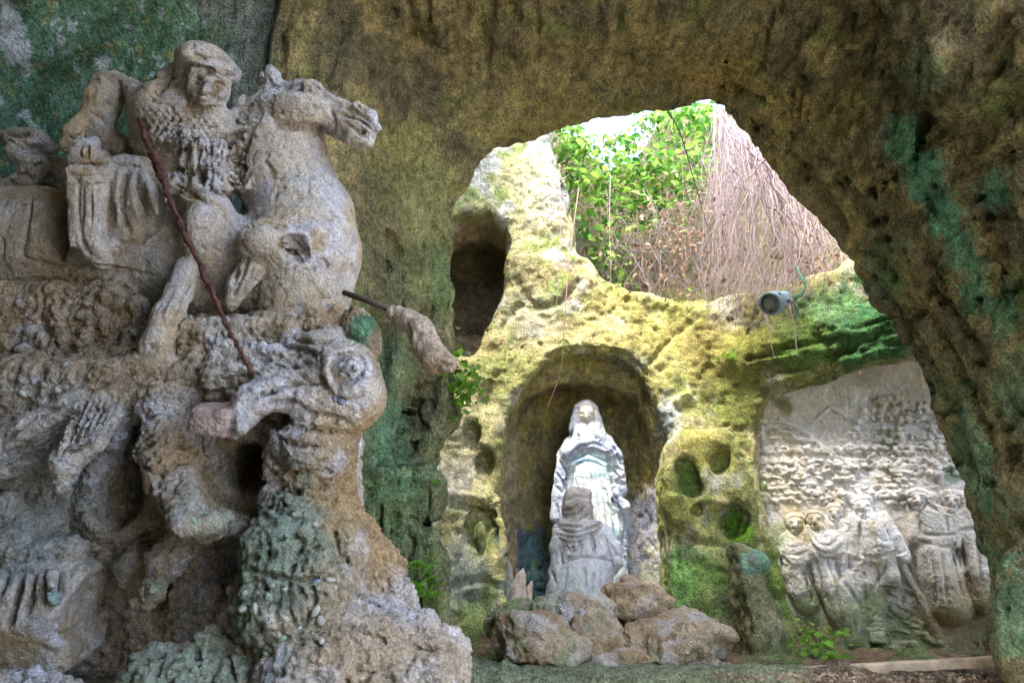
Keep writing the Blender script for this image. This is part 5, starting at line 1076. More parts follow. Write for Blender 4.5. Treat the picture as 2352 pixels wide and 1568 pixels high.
k = (sstep(1.55, 1.25, P[:, 2] + .25 * fbm(P, 3.5, 4)))[:, None] * .85; c = c * (1 - k) + colmix(P, [(.20, .26, .10), ((.30, .28, .15), .2), ((.13, .16, .07), .35)], 5.0) * k
for u, v, r, cc_, am in ((1800, 930, .09, (.20, .22, .08), .9), (2040, 1010, .10, (.33, .37, .26), .7), (2055, 1070, .05, (.20, .33, .2), .8), (1780, 1130, .25, (.50, .42, .25), .5), (1850, 1200, .2, (.50, .42, .22), .6), (1760, 1230, .2, (.22, .27, .1), .8), (2210, 1400, .35, (.45, .36, .22), .7), (2120, 930, .3, (.44, .42, .38), .5), (2180, 1090, .08, (.2, .3, .2), .7)):
    c = patch(c, P, onpanel(u, v), r, cc_, am, .5, 9.0)
MP = rock('limewashed_relief', s=1.3, bump=.55, var=.5)
b0 = onpanel(2050, 1520); pr = empty('relief_panel', b0); tag(pr, 'whitewashed stone relief of pilgrims in an arched recess', 'relief')
nm = {t: ('p', {'backdrop': 'backdrop', 'f2_stick': 'walking_stick', 'f4_stick': 'walking_stick', 'f4_crutch': 'crutch'}.get(t, 'figure'), {'f2_stick': 'f2', 'f4_stick': 'f4', 'f4_crutch': 'f4'}.get(t)) for t in S.tags}
made = split_parts(P, Q, N, lab, S.tags, {'p': pr}, MP, c, nm)
for t, l in (('f1', 'carved boy with folded arms at the left'), ('f2', 'carved bearded old man in a cloak with a stick'), ('f3', 'carved head looking over the old man'), ('f4', 'carved man in jacket with a crutch and a stump leg'), ('f5', 'carved woman with headscarf and bundle'), ('f6', 'carved woman at the right edge')): tag(made[t], l)
del S

# ---------------------------------------------------------------- Madonna in the niche and the kneeling girl
F_ = (1148.4, 861.3, .4508)
c0 = W(1355, 1150, 6.4)
S = Sculpt((c0[0] - .55, 5.95, 1.0), (c0[0] + .55, 6.85, 3.15), 0.0125); S.frame(*F_)
def cm(t, pts, k=.03): S.chain(t, pts, k)
def cutm(pts, k=.012): S.chain(None, pts, k, True)
cm('veil', [(438, 180, 6.36, 58), (440, 235, 6.38, 74), (442, 290, 6.4, 84)], .04); cm('mantle', [(445, 330, 6.42, 86), (456, 420, 6.44, 122), (461, 540, 6.45, 150), (460, 700, 6.45, 168), (456, 900, 6.46, 182), (450, 1120, 6.46, 190)], .06)
S.ell('face', 440, 205, 6.27, 42, 52, .08, 0, .02); cm('veil', [(395, 165, 6.30, 18), (437, 150, 6.27, 20), (482, 168, 6.30, 18), (500, 225, 6.31, 18), (510, 270, 6.32, 20)], .015); cm('veil', [(395, 165, 6.30, 18), (380, 225, 6.31, 20), (368, 275, 6.33, 20)], .015)
cm('face', [(440, 195, 6.195, 5), (440, 218, 6.183, 8)], .01)
cutm([(428, 236, 6.19, 3), (452, 236, 6.19, 3)], .006); cm('face', [(440, 260, 6.3, 26)], .03)
cm('dress', [(455, 330, 6.33, 90), (460, 420, 6.31, 95), (465, 520, 6.29, 105), (480, 650, 6.28, 118), (495, 800, 6.27, 130), (505, 1000, 6.27, 140), (505, 1130, 6.27, 145)], .03)
cm('arm', [(362, 348, 6.36, 38), (338, 415, 6.29, 46), (350, 395, 6.22, 44), (405, 355, 6.17, 32), (470, 322, 6.17, 24)], .025); cm('arm_r', [(540, 338, 6.36, 38), (572, 408, 6.29, 44), (545, 385, 6.21, 44), (490, 360, 6.16, 34), (425, 345, 6.15, 26)], .025)
for q in range(5): cm('hand', [(425 - q * 3, 338 + q * 8, 6.135, 7), (396 - q * 5, 352 + q * 10, 6.14, 6)], .006); cutm([(520 + q * 10, 352 + q * 6, 6.118, 5), (470 + q * 9, 340 + q * 5, 6.105, 5)], .01)
cm('mantle', [(338, 430, 6.28, 46), (318, 520, 6.28, 40), (312, 610, 6.3, 46), (308, 720, 6.32, 54)], .03); cm('mantle', [(584, 420, 6.28, 44), (600, 520, 6.27, 38), (612, 590, 6.28, 36)], .03)
cm('mantle', [(530, 545, 6.17, 18), (575, 610, 6.16, 26), (625, 670, 6.19, 36), (640, 740, 6.24, 34), (610, 800, 6.25, 40), (600, 960, 6.26, 50)], .02)
cm('dress', [(365, 455, 6.22, 20), (410, 432, 6.185, 22), (455, 422, 6.175, 24), (510, 438, 6.185, 22), (552, 458, 6.22, 20)], .012); cm('dress', [(445, 420, 6.195, 14), (425, 440, 6.195, 14)], .01)
for u0, u1 in ((385, 360), (410, 395), (436, 440), (470, 490), (505, 540), (540, 590)): cutm([(u0, 470, 6.205, 7), ((u0 + u1) / 2, 680, 6.165, 11), (u1, 1000, 6.135, 12)], .012)
for a, b in ((300, 480), (308, 560), (620, 500), (630, 560)): cutm([(a - 25, b - 30, 6.21, 10), (a + 10, b, 6.195, 13), (a + 22, b + 30, 6.21, 10)], .01)
cutm([(520, 560, 6.15, 7), (570, 640, 6.13, 8), (600, 700, 6.14, 7)], .012); cutm([(470, 760, 6.14, 6), (520, 790, 6.13, 8), (550, 770, 6.13, 6)], .01)
def carve_mary(C):
    C.frame(F_); L = C.line; D = C.dot
    for e in (-1, 1): D(440 + e * 17, 198, 10, 5, -.004); L([(440 + e * 30, 190), (440 + e * 16, 184), (440 + e * 4, 190)], 5, -.006)
    L([(440, 190), (440, 220)], 6, -.014); L([(426, 238), (440, 241), (454, 238)], 4.5, .009); L([(398, 170), (390, 230), (410, 270), (440, 285), (470, 270), (490, 230), (480, 170)], 5, .007)
    for p in ([(368, 270), (350, 320), (330, 360)], [(512, 260), (545, 310), (575, 345)], [(470, 290), (500, 320), (540, 335)], [(395, 300), (400, 330)], [(345, 480), (340, 620), (325, 760), (320, 900)], [(555, 460), (575, 560), (600, 640)], [(300, 440), (330, 490), (350, 540)], [(285, 500), (320, 545), (335, 590)], [(285, 570), (325, 600)], [(575, 470), (605, 515), (648, 520)], [(590, 545), (640, 556)], [(600, 400), (625, 460)], [(300, 360), (290, 430)], [(520, 560), (575, 645), (620, 690)], [(540, 640), (590, 720), (585, 850)], [(470, 770), (520, 795), (552, 770)], [(620, 700), (640, 800), (625, 950)], [(290, 660), (300, 800), (290, 950)], [(360, 405), (410, 368), (470, 345)], [(380, 425), (440, 395), (470, 400)], [(590, 385), (540, 400), (480, 380)], [(500, 330), (560, 350), (600, 380)]): L(p, 8, .030)
    for i in range(9): u0 = 372 + i * 22; u1 = 340 + i * 36; L([(u0, 470), ((u0 + u1) / 2 + 4, 620), (u1, 800), (u1 + (i - 4) * 6, 1000)], 7, .020 if i % 2 else .028); L([(u0 + 11, 475), ((u0 + u1) / 2 + 18, 640), (u1 + 18, 860)], 8, -.012)
    for q in range(5): L([(372 + q * 9, 385 + q * 7), (408 + q * 6, 372 + q * 7)], 4, .010); L([(470 + q * 12, 350 + q * 8), (500 + q * 12, 340 + q * 9)], 4, .010)
    L([(360, 440), (450, 408), (555, 445)], 5, .014); L([(360, 470), (450, 438), (555, 474)], 5, .012)
P, Q, N, lab = sculpt_mesh(S, lambda P, N: 0.004 * fbm(P, 28, 3, .6) + .004 * fbm(P, 8, 2), True, carve_mary, lambda p, l: .004 * (.45 - worley(p, 50.0)[0])); lab = np.maximum(lab, 0)
c = colmix(P, [(.42, .45, .54), ((.30, .34, .44), .2), ((.50, .53, .59), .3)], 3.5, 15.0)
dr = np.isin(lab, [S.tags.index('dress')])[:, None]; c = np.where(dr, colmix(P, [(.62, .66, .68), ((.42, .56, .57), .25), ((.56, .58, .56), .5)], 4.5, 22.0), c)
c = patch_uv(c, P, N, 1354, 1056, 48, 11, (.30, .42, .54), .85, .4, 20.0)
for t, q in (('face', (.50, .47, .42)), ('hand', (.52, .53, .58))):
    if t in S.tags: m_ = (lab == S.tags.index(t))[:, None] * .9; c = c * (1 - m_) + np.array(q) * m_
c = patch(c, P, W(1347, 940, 6.25), .10, (.46, .42, .34), .35, .5, 9.0); c = patch(c, P, W(1300, 1300, 6.2), .2, (.40, .44, .46), .6)
MM = rock('painted_plaster', s=1.6, bump=.4, var=.45)
mr = empty('madonna_statue', W(1352, 1395, 6.4)); tag(mr, 'white and pale blue robed Madonna with hands crossed, standing in the niche', 'statue')
split_parts(P, Q, N, lab, S.tags, {'m': mr}, MM, c, {t: ('m', t.replace('_r', ''), {'hand': 'arm', 'face': 'veil', 'sash': 'dress'}.get(t)) for t in S.tags}); del S
k0 = W(1335, 1280, 5.45)
S = Sculpt((k0[0] - .45, 5.0, 0.95), (k0[0] + .5, 5.85, 2.4), 0.011); S.frame(*F_)
cm('headscarf', [(388, 640, 5.5, 66), (395, 680, 5.48, 78), (400, 730, 5.48, 76)], .03); cm('headscarf', [(370, 610, 5.5, 40), (430, 615, 5.5, 40)], .03)
for q in range(5): cm('headscarf', [(318 - q * 2, 748 + q * 22, 5.42, 17), (375, 772 + q * 24, 5.35, 20), (450 + q * 4, 772 + q * 10, 5.36, 19), (505 + q * 3, 755 + q * 4, 5.42, 15)], .012)
for q in range(4): cutm([(335, 690 + q * 20, 5.385, 5), (395, 680 + q * 22, 5.355, 6), (440, 650 + q * 20, 5.37, 5)], .01)
cm('headscarf', [(330, 830, 5.36, 24), (355, 870, 5.34, 22), (362, 895, 5.36, 12)], .015)
cm('body', [(330, 800, 5.48, 62), (400, 820, 5.46, 96), (510, 830, 5.48, 70)], .04); cm('body', [(405, 850, 5.48, 112), (420, 920, 5.48, 122)], .04)
cm('arm', [(320, 810, 5.46, 52), (298, 880, 5.44, 46), (300, 960, 5.44, 40), (268, 1000, 5.46, 26)], .025); cm('arm_r', [(520, 820, 5.46, 60), (565, 890, 5.45, 52), (582, 950, 5.45, 44), (572, 990, 5.46, 30)], .025)
cm('skirt', [(425, 960, 5.48, 136), (410, 1040, 5.48, 150), (400, 1130, 5.48, 162), (400, 1250, 5.5, 170)], .04); cm('skirt', [(470, 1050, 5.42, 100), (500, 1150, 5.42, 90), (540, 1230, 5.42, 56)], .04)
cutm([(290, 935, 5.36, 6), (390, 925, 5.31, 7), (490, 915, 5.33, 6)], .012)
for p in ([(470, 840), (490, 930)], [(415, 850), (400, 920)], [(520, 990), (520, 1090)], [(345, 960), (330, 1090)]): cutm([(a, b, 5.325, 6) for a, b in p], .016)
cutm([(352, 830, 5.35, 9), (370, 880, 5.32, 9)], .015); cutm([(545, 900, 5.36, 7), (560, 970, 5.36, 7)], .012)
def carve_girl(C):
    C.frame(F_); L = C.line; D = C.dot
    for p in ([(316, 690), (360, 682), (400, 655)], [(316, 715), (380, 706), (425, 672)], [(318, 742), (392, 738), (452, 706)], [(335, 640), (390, 610), (440, 625)], [(470, 660), (478, 740)]): L(p, 7, .020)
    for p in ([(296, 785), (380, 800), (470, 775), (512, 760)], [(300, 812), (385, 828), (480, 800), (520, 772)], [(306, 838), (360, 852), (430, 840), (500, 800)], [(305, 835), (345, 880), (365, 900), (395, 860), (410, 840)], [(280, 775), (330, 765), (420, 775)]): L(p, 8, .026)
    for p in ([(470, 815), (478, 880), (492, 935)], [(290, 962), (400, 928), (540, 936), (568, 965)], [(540, 822), (558, 900), (572, 985)], [(300, 860), (308, 950), (300, 990)], [(520, 1000), (512, 1095)], [(342, 980), (318, 1095)], [(415, 860), (400, 920)], [(560, 850), (595, 920)], [(430, 990), (436, 1090)], [(262, 1000), (280, 1060)], [(480, 1010), (470, 1120)]): L(p, 8, .024)
    for p in ([(340, 870), (380, 920)], [(440, 860), (450, 925)], [(510, 850), (530, 920)]): L(p, 12, -.012)
P, Q, N, lab = sculpt_mesh(S, lambda P, N: 0.004 * fbm(P, 28, 3, .6) + .005 * fbm(P, 8, 2), True, carve_girl, lambda p, l: .004 * (.45 - worley(p, 50.0)[0])); lab = np.maximum(lab, 0)
c = colmix(P, [(.50, .50, .52), ((.42, .41, .41), .2), ((.57, .58, .61), .3)], 4.0, 33.0)
c = patch(c, P, W(1320, 1330, 5.35), .2, (.50, .55, .53), .7, .6, 6.0); c = patch(c, P, W(1325, 1150, 5.4), .14, (.31, .28, .25), .7, .6, 9.0)
m_ = (lab == S.tags.index('headscarf'))[:, None] * .75; c = c * (1 - m_) + colmix(P, [(.36, .32, .28), ((.28, .25, .22), .1), ((.46, .43, .39), .4)], 7.0) * m_
kr = empty('kneeling_statue', W(1335, 1415, 5.45)); tag(kr, 'grey stone girl in a headscarf kneeling with her back to us before the Madonna', 'statue')
split_parts(P, Q, N, lab, S.tags, {'m': kr}, MM, c, {t: ('m', t.replace('_r', ''), None) for t in S.tags}); del S

# ---------------------------------------------------------------- mossy stump, boulders, shards
S = Sculpt((1.65, 4.9, .8), (2.75, 5.85, 2.0), 0.016)
S.frame(0, 0, 1)
S.chain('trunk', [(1695, 1300, 5.35, 46), (1700, 1360, 5.33, 58), (1712, 1440, 5.3, 66), (1725, 1560, 5.3, 80)], .05); S.chain('trunk', [(1750, 1400, 5.4, 40), (1775, 1540, 5.4, 50)], .05); S.ell('cap', 1698, 1290, 5.34, 60, 26, .2, 0, .03)
S.chain('trunk', [(1640, 1400, 5.34, 24), (1650, 1540, 5.3, 50)], .05)
P, Q, N, lab = sculpt_mesh(S, lambda P, N: 0.03 * fbm(P, 6, 3, .55) + .012 * ridged(P, 16, 2)); lab = np.maximum(lab, 0)
c = colmix(P, [(.26, .27, .13), ((.17, .20, .08), .15), ((.42, .38, .22), .4)], 3.0, 2.0); m_ = (lab == 1)[:, None] * .85; c = c * (1 - m_) + colmix(P, [(.20, .38, .26), ((.42, .48, .40), .3)], 7.0) * m_
st = empty('rock_stump', W(1705, 1540, 5.35)); tag(st, 'mossy rock stump with a teal green top beside the relief panel', 'rock')
split_parts(P, Q, N, lab, S.tags, {'m': st}, MG, c, {'trunk': ('m', 'trunk', None), 'cap': ('m', 'moss_cap', None)}); del S
import bmesh
def icos(sub):
    bm = bmesh.new(); bmesh.ops.create_icosphere(bm, subdivisions=sub, radius=1.0)
    V = np.array([v.co[:] for v in bm.verts], np.float32); Fc = np.array([[v.index for v in f.verts] for f in bm.faces], np.int32); bm.free(); return V, Fc
IV, IF = icos(6)
def boulder(u, v, Y, ru, rv, rd, seed, label, cols, mat, rot=0, amp=1.0, grp=None):
    rg = np.random.default_rng(seed); V = IV.copy()
    for i in range(16):
        n = rg.normal(size=3); n /= np.linalg.norm(n); d = rg.uniform(.55, .86); e = V @ n.astype(np.float32) - d; V = V - np.outer(np.maximum(e, 0) * .85, n).astype(np.float32)
    m = mpp(u, v, Y); p = W(u, v, Y); V = V * np.array([ru * m, rd, rv * m], np.float32) * 1.12
    a = math.radians(rot); R = np.array([[math.cos(a), 0, -math.sin(a)], [0, 1, 0], [math.sin(a), 0, math.cos(a)]], np.float32); V = V @ R.T
    N = vnorm(V, IF); Pw = V + p.astype(np.float32) + seed
    w1, w2 = worley(Pw, 6.5); q1, q2 = worley(Pw, 17.0, 3.0)
    V = V + N * (amp * (0.035 * fbm(Pw, 4.5, 3) + .05 * (.5 - w1) + .022 * (.45 - q1) + .016 * ridged(Pw, 12, 3) + .006 * fbm(Pw, 40, 2, .6)))[:, None]
    b = np.array([0, 0, V[:, 2].min()], np.float32)
    col = colmix(Pw, cols, 4.0, seed)
    o = meshobj('boulder', rawmesh('boulder', V - b, IF, mat, col), None, p + b); tag(o, label, 'boulder', grp or 'boulders in front of the niche'); return o
BC = [(.50, .40, .28), ((.40, .28, .16), .1), ((.54, .49, .44), .3), ((.34, .35, .2), .6)]
BL = [(.52, .46, .38), ((.42, .32, .2), .2), ((.56, .55, .56), .25), ((.34, .38, .24), .5)]
MB_ = rock('boulder_rock', s=1.1, bump=.9, var=.8)
boulder(1232, 1478, 4.75, 108, 66, .3, 1, 'broad brown boulder at the left front of the heap, below the niche', BC, MB_, -6)
boulder(1345, 1418, 5.02, 88, 54, .26, 2, 'grey mossy boulder right under the kneeling girl', BL, MB_, -4)
boulder(1385, 1478, 4.86, 70, 64, .24, 3, 'rugged middle boulder wedged between two broader ones', BC, MB_, -25)
boulder(1545, 1472, 4.78, 140, 72, .32, 4, 'largest brown boulder at the right front of the heap', BC, MB_, 4)
boulder(1470, 1380, 5.22, 84, 46, .26, 15, 'rounded ochre boulder beside the kneeling girl on her right', [(.50, .38, .24), ((.38, .27, .15), .15), ((.54, .46, .36), .3)], MB_, -8)
boulder(1178, 1420, 5.1, 56, 36, .2, 6, 'small green mossy boulder at the left end of the heap', [(.24, .29, .13), ((.33, .29, .2), .2)], MB_, 8)
boulder(1430, 1522, 4.7, 90, 26, .16, 7, 'low flat stone at the foot of the middle boulder', BC, MB_, 3)
boulder(1270, 1400, 5.15, 50, 34, .2, 8, 'pale lichen covered stone tucked against the girl\'s skirt', [(.42, .43, .36), ((.30, .33, .2), .2)], MB_, 12)
boulder(1600, 1532, 4.68, 70, 18, .12, 9, 'thin slab of stone lying before the largest boulder', BC, MB_, 2)
MW = plain('weathered_wood', (.34, .30, .27), .85, nscale=14, var=.5, bump=.01)
# splintered boards standing in the left corner of the niche
spb = W(1190, 1395, 6.2)
sp = empty('splintered_board', spb); tag(sp, 'splintered grey-brown boards leaning in the left corner of the niche', 'board')
for i, (du, h, wd, ln) in enumerate(((-.07, .36, .06, -.06), (.01, .30, .07, .02), (.07, .2, .05, .06))):
    V = []; 
    for z_, w_, o_ in ((0, wd, 0), (h * .5, wd * .8, ln * .4), (h * .85, wd * .7, ln * .8), (h, wd * .35, ln)):
        for sx, sy in ((-1, -1), (1, -1), (1, 1), (-1, 1)): V.append((du + o_ * .5 + sx * w_, sy * .012 + i * .03, z_ + .02 * sx))
    Fc = [(a * 4 + q, a * 4 + (q + 1) % 4, a * 4 + 4 + (q + 1) % 4, a * 4 + 4 + q) for a in range(3) for q in range(4)] + [(3, 2, 1, 0), (12, 13, 14, 15)]
    meshobj('plank', py_mesh('plank', V, Fc, MW), sp)
# ---------------------------------------------------------------- ironwork, lamp, boards
def tube(path, rad, n=6, cap=True):
    path = [np.asarray(p, float) for p in path]; V = []; Fc = []; up = np.array([0.31, 0.77, 0.55])
    for i, p in enumerate(path):
        d = path[min(i + 1, len(path) - 1)] - path[max(i - 1, 0)]; d = d / (np.linalg.norm(d) + 1e-9)
        a = np.cross(d, up); a /= (np.linalg.norm(a) + 1e-9); b = np.cross(d, a); r = rad[i] if hasattr(rad, '__len__') else rad
        for q in range(n):
            t = 2 * math.pi * q / n; V.append(p + (a * math.cos(t) + b * math.sin(t)) * r)
    for i in range(len(path) - 1):
        for q in range(n): Fc.append((i * n + q, i * n + (q + 1) % n, (i + 1) * n + (q + 1) % n, (i + 1) * n + q))
    if cap: Fc += [tuple(range(n))[::-1], tuple((len(path) - 1) * n + q for q in range(n))]
    return V, Fc
def smoothpath(pts, m=8):                         # Catmull-Rom through points
    pts = [np.asarray(p, float) for p in pts]; P_ = [2 * pts[0] - pts[1]] + pts + [2 * pts[-1] - pts[-2]]; out = []
    for i in range(1, len(P_) - 2):
        a, b, c_, d = P_[i - 1:i + 3]
        for q in range(m):
            t = q / m; out.append(.5 * ((2 * b) + (c_ - a) * t + (2 * a - 5 * b + 4 * c_ - d) * t * t + (3 * b - a - 3 * c_ + d) * t ** 3))
    out.append(pts[-1]); return out
RUST = plain('rusty_iron', (.15, .055, .03), .9, nscale=55, var=.6, bump=.02, c2=(.035, .022, .035))
IRON = plain('dark_iron', (.10, .07, .055), .7, nscale=80, var=.5, bump=.003)
lp = smoothpath([W(318, 266, 2.38), W(345, 345, 2.33), W(372, 408, 2.31), W(403, 485, 2.29), (W(443, 575, 2.27)), W(482, 660, 2.27), W(522, 750, 2.27), W(556, 812, 2.28), W(580, 858, 2.33)], 8)
rr = [(.013 if i < 14 else .011 if i < 40 else .008) * (1 + .4 * rnd.uniform(-1, 1)) for i in range(len(lp))]
lp = [p + np.array([rnd.uniform(-.004, .004) for _ in range(3)]) for p in lp]
base = lp[-1]; V, Fc = tube([p - base for p in lp], rr, 9)
lance = empty('lance', base); tag(lance, 'rusty iron lance thrust from the rider down into the dragon', 'lance'); meshobj('shaft', py_mesh('shaft', V, Fc, RUST, True), lance)
pk = [W(345, 345, 2.31), W(368, 385, 2.30), W(372, 420, 2.31)]; V, Fc = tube([p - base for p in smoothpath(pk, 6)], [.008, .018, .022, .016, .024, .018, .022, .026, .018, .024, .016, .012, .006], 9); meshobj('rust_crust', py_mesh('rust_crust', V, Fc, RUST, True), lance)
rb = [W(790, 672, 2.45), W(848, 692, 2.4), W(900, 714, 2.36)]; hp = np.array(tree['horse'].location)
V, Fc = tube([p - hp for p in rb], .0115, 10); meshobj('armature_rod', py_mesh('armature_rod', V, Fc, IRON, True), tree['horse'])
# pebbles and shells pressed into the mortar
V0, F0 = icos(2); PEB = [plain('pebble_grey', (.33, .33, .29), .55, nscale=40), plain('pebble_blue', (.16, .18, .24), .5, nscale=40), plain('pebble_white', (.38, .36, .31), .5, nscale=40), plain('pebble_green', (.22, .29, .22), .6, nscale=40)]
pebme = []
for i in range(4):
    Vp = V0 * np.array([.016, .012, .013], np.float32) * (1 + .16 * pn(V0 * 2 + i * 7))[:, None]; pebme.append(py_mesh('pebble', Vp, [tuple(map(int, f)) for f in F0], PEB[i], True))
dg = bpy.context.evaluated_depsgraph_get()
def rotm_(rx, ry, rz): return Matrix.Rotation(rz, 4, 'Z') @ Matrix.Rotation(ry, 4, 'Y') @ Matrix.Rotation(rx, 4, 'X')
def hitray(u, v):
    d = Vector(ray(u, v)); d.normalize(); ok, loc, nrm, idx, ob, mt = sc.ray_cast(dg, Vector(CAM), d)
    return (loc, nrm, ob) if ok else (None, None, None)
def rootof(o):
    while o.parent: o = o.parent
    return o
PS = [(536, 1158, 1, 0), (622, 1372, 3, 2.0), (612, 1372, 3, 1.4), (585, 1398, 0, 1.5), (560, 1400, 0, 1.2), (592, 1360, 3, 1.3), (620, 1345, 3, 1.5), (715, 1358, 0, 1.3), (722, 1402, 0, 1.6), (735, 1428, 0, 1.7), (770, 1350, 2, 1.3), (757, 1331, 2, 2.2), (727, 1336, 1, 1.6), (655, 1180, 3, 1.4), (672, 1182, 2, 0.9), (724, 1205, 2, 1.0), (783, 922, 1, 2.2), (768, 915, 1, 1.6), (653, 857, 2, 1.4), (622, 852, 0, 1.5), (626, 838, 0, 1.2), (640, 1455, 0, 1.4), (645, 1468, 3, 1.3), (610, 1500, 3, 1.4), (690, 1440, 0, 1.1), (740, 1470, 0, 1.2), (330, 700, 1, 2.0), (52, 905, 2, 1.6), (150, 838, 0, 2.0), (450, 700, 0, 1.3), (465, 712, 0, 1.3), (480, 722, 0, 1.2), (470, 735, 0, 1.4), (445, 1195, 3, 1.6), (655, 1352, 0, 1.0), (560, 1360, 0, 1.1), (660, 1420, 0, 1.0)]
bpy.context.view_layer.update(); dg = bpy.context.evaluated_depsgraph_get()
for u, v, k_, s_ in PS:
    l, n, ob = hitray(u, v)
    if l is None: continue
    r_ = rootof(ob)
    if r_.get('kind') == 'structure': continue
    o = bpy.data.objects.new('pebble', pebme[k_]); o.location = l - Vector(r_.location) - n * .004; o.rotation_euler = n.to_track_quat('Y', 'Z').to_euler(); o.rotation_euler.rotate_axis('Y', rnd.uniform(0, 6)); k2 = max(s_, .8) * .6; o.scale = (k2 * rnd.uniform(.9, 1.4), k2, k2 * rnd.uniform(.7, 1.0))
    link(o, r_)
# spotlight
LG = plain('grey_enamel', (.15, .22, .25), .45, spec=.5, nscale=25, var=.25, bump=.001); LR = plain('lamp_reflector', (.75, .75, .70), .18, metal=1.0, nscale=5, var=.1)
gm_, gt, gb = newmat('lamp_glass'); gb.inputs['Base Color'].default_value = (.75, .8, .78, 1); gb.inputs['Roughness'].default_value = .05; gb.inputs['Transmission Weight'].default_value = .85; gb.inputs['Specular IOR Level'].default_value = .5
CABLE = plain('green_cable', (.01, .13, .07), .5, nscale=10, var=.2)
lc = W(1768, 698, 5.15)
ax_ = (-RGT * .94 - UPV * .30) * .78 - FWD * .62; ax_ /= np.linalg.norm(ax_)
lamp = empty('spotlight', lc); lamp.scale = (1.0,) * 3; lamp.rotation_euler = Vector(ax_).to_track_quat('Z', 'Y').to_euler()
tag(lamp, 'grey cylindrical spotlight hanging among the roots above the relief panel', 'spotlight')
def lathe(prof, n=36, c0=True, c1=True):
    V = []; Fc = []
    for z_, r_ in prof:
        for q in range(n): V.append((r_ * math.cos(2 * math.pi * q / n), r_ * math.sin(2 * math.pi * q / n), z_))
    for i in range(len(prof) - 1):
        for q in range(n): Fc.append((i * n + q, i * n + (q + 1) % n, (i + 1) * n + (q + 1) % n, (i + 1) * n + q))
    if c0: Fc.append(tuple(range(n))[::-1])
    if c1: Fc.append(tuple((len(prof) - 1) * n + q for q in range(n)))
    return V, Fc
def lat(name, prof, mat, par, **k):
    V, Fc = lathe(prof, **k); return meshobj(name, py_mesh(name, V, Fc, mat, True), par)
hs = lat('housing', [(-.02, .088), (-.03, .092), (-.10, .090), (-.135, .080), (-.15, .062), (-.152, .058)], LG, lamp, c0=False, c1=False)
lat('rim', [(-.03, .094), (-.01, .097), (.0, .097), (.004, .092), (.004, .080), (-.006, .078)], LG, lamp, c0=False, c1=False)
lat('reflector', [(-.012, .078), (-.05, .066), (-.09, .04), (-.105, .012), (-.106, .002)], LR, lamp, c0=False)
lat('lens', [(-.010, .079), (-.008, .079), (-.0075, .04), (-.007, .001)], gm_, lamp, c0=True)
lat('rear_housing', [(-.15, .058), (-.155, .060), (-.25, .060), (-.262, .057), (-.266, .05)], LG, lamp, c0=False)
V, Fc = tube([(.058, -.02, -.165), (.085, -.03, -.165)], [.022, .022], 14); meshobj('bolt', py_mesh('bolt', V, Fc, LG, True), lamp)
for q in (0.6, 2.6, 4.4):
    a = np.array([math.cos(q), math.sin(q), 0]); V, Fc = tube([a * .086 + np.array([0, 0, -.075]), a * .098 + np.array([0, 0, -.075])], [.012, .012], 8); meshobj('clip', py_mesh('clip', V, Fc, LG), hs)
V, Fc = tube(smoothpath([(.07, -.02, -.165), (.10, -.06, -.17), (.09, -.13, -.2), (.03, -.18, -.24), (-.02, -.2, -.32)], 5), .009, 8); meshobj('bracket', py_mesh('bracket', V, Fc, LG, True), lamp)
for off in (0, 1):
    pts = [W(1828, 680 + off * 4, 5.33), W(1842, 672 + off * 4, 5.33), W(1850, 655, 5.33), W(1848 - off * 5, 642, 5.35), W(1838, 632, 5.4), W(1825, 600, 5.5)]
    bpy.context.view_layer.update(); lw = lamp.matrix_world.inverted(); V, Fc = tube([np.array(lw @ Vector(p)) for p in smoothpath(pts, 5)], .007, 8); meshobj('cable', py_mesh('cable', V, Fc, CABLE, True), lamp)
# boards on the ledge
def bar(name, a, b, wy, hz, mat, label, cat):
    a = np.asarray(a, float); b = np.asarray(b, float); L = np.linalg.norm(b - a); V = []; Fc = []; n = 14
    for i in range(n + 1):
        x_ = L * i / n; j = .004 * rnd.uniform(-1, 1)
        for sy, sz in ((-1, -1), (1, -1), (1, .6), (.7, 1), (-.7, 1), (-1, .6)): V.append((x_, sy * wy + j, sz * hz + .5 * j))
    for i in range(n):
        for q in range(6): Fc.append((i * 6 + q, i * 6 + (q + 1) % 6, i * 6 + 6 + (q + 1) % 6, i * 6 + 6 + q))
    Fc += [tuple(range(6))[::-1], tuple(n * 6 + q for q in range(6))]
    o = meshobj(name, py_mesh(name, V, Fc, mat), None, a); o.rotation_euler = Vector(b - a).to_track_quat('X', 'Z').to_euler(); return tag(o, label, cat)
bar('wooden_batten', W(1783, 1544, 4.30), W(2316, 1516, 4.22), .03, .026, plain('pale_wood', (.40, .33, .24), .8, nscale=9, var=.45, bump=.004), 'long pale wooden batten lying along the ledge below the relief panel', 'board')
bar('wooden_batten', W(1664, 1542, 4.30), W(1780, 1547, 4.30), .035, .02, plain('dark_wood', (.13, .095, .075), .85, nscale=14, var=.5, bump=.006), 'short dark weathered board end on the ledge beside the long batten', 'board')
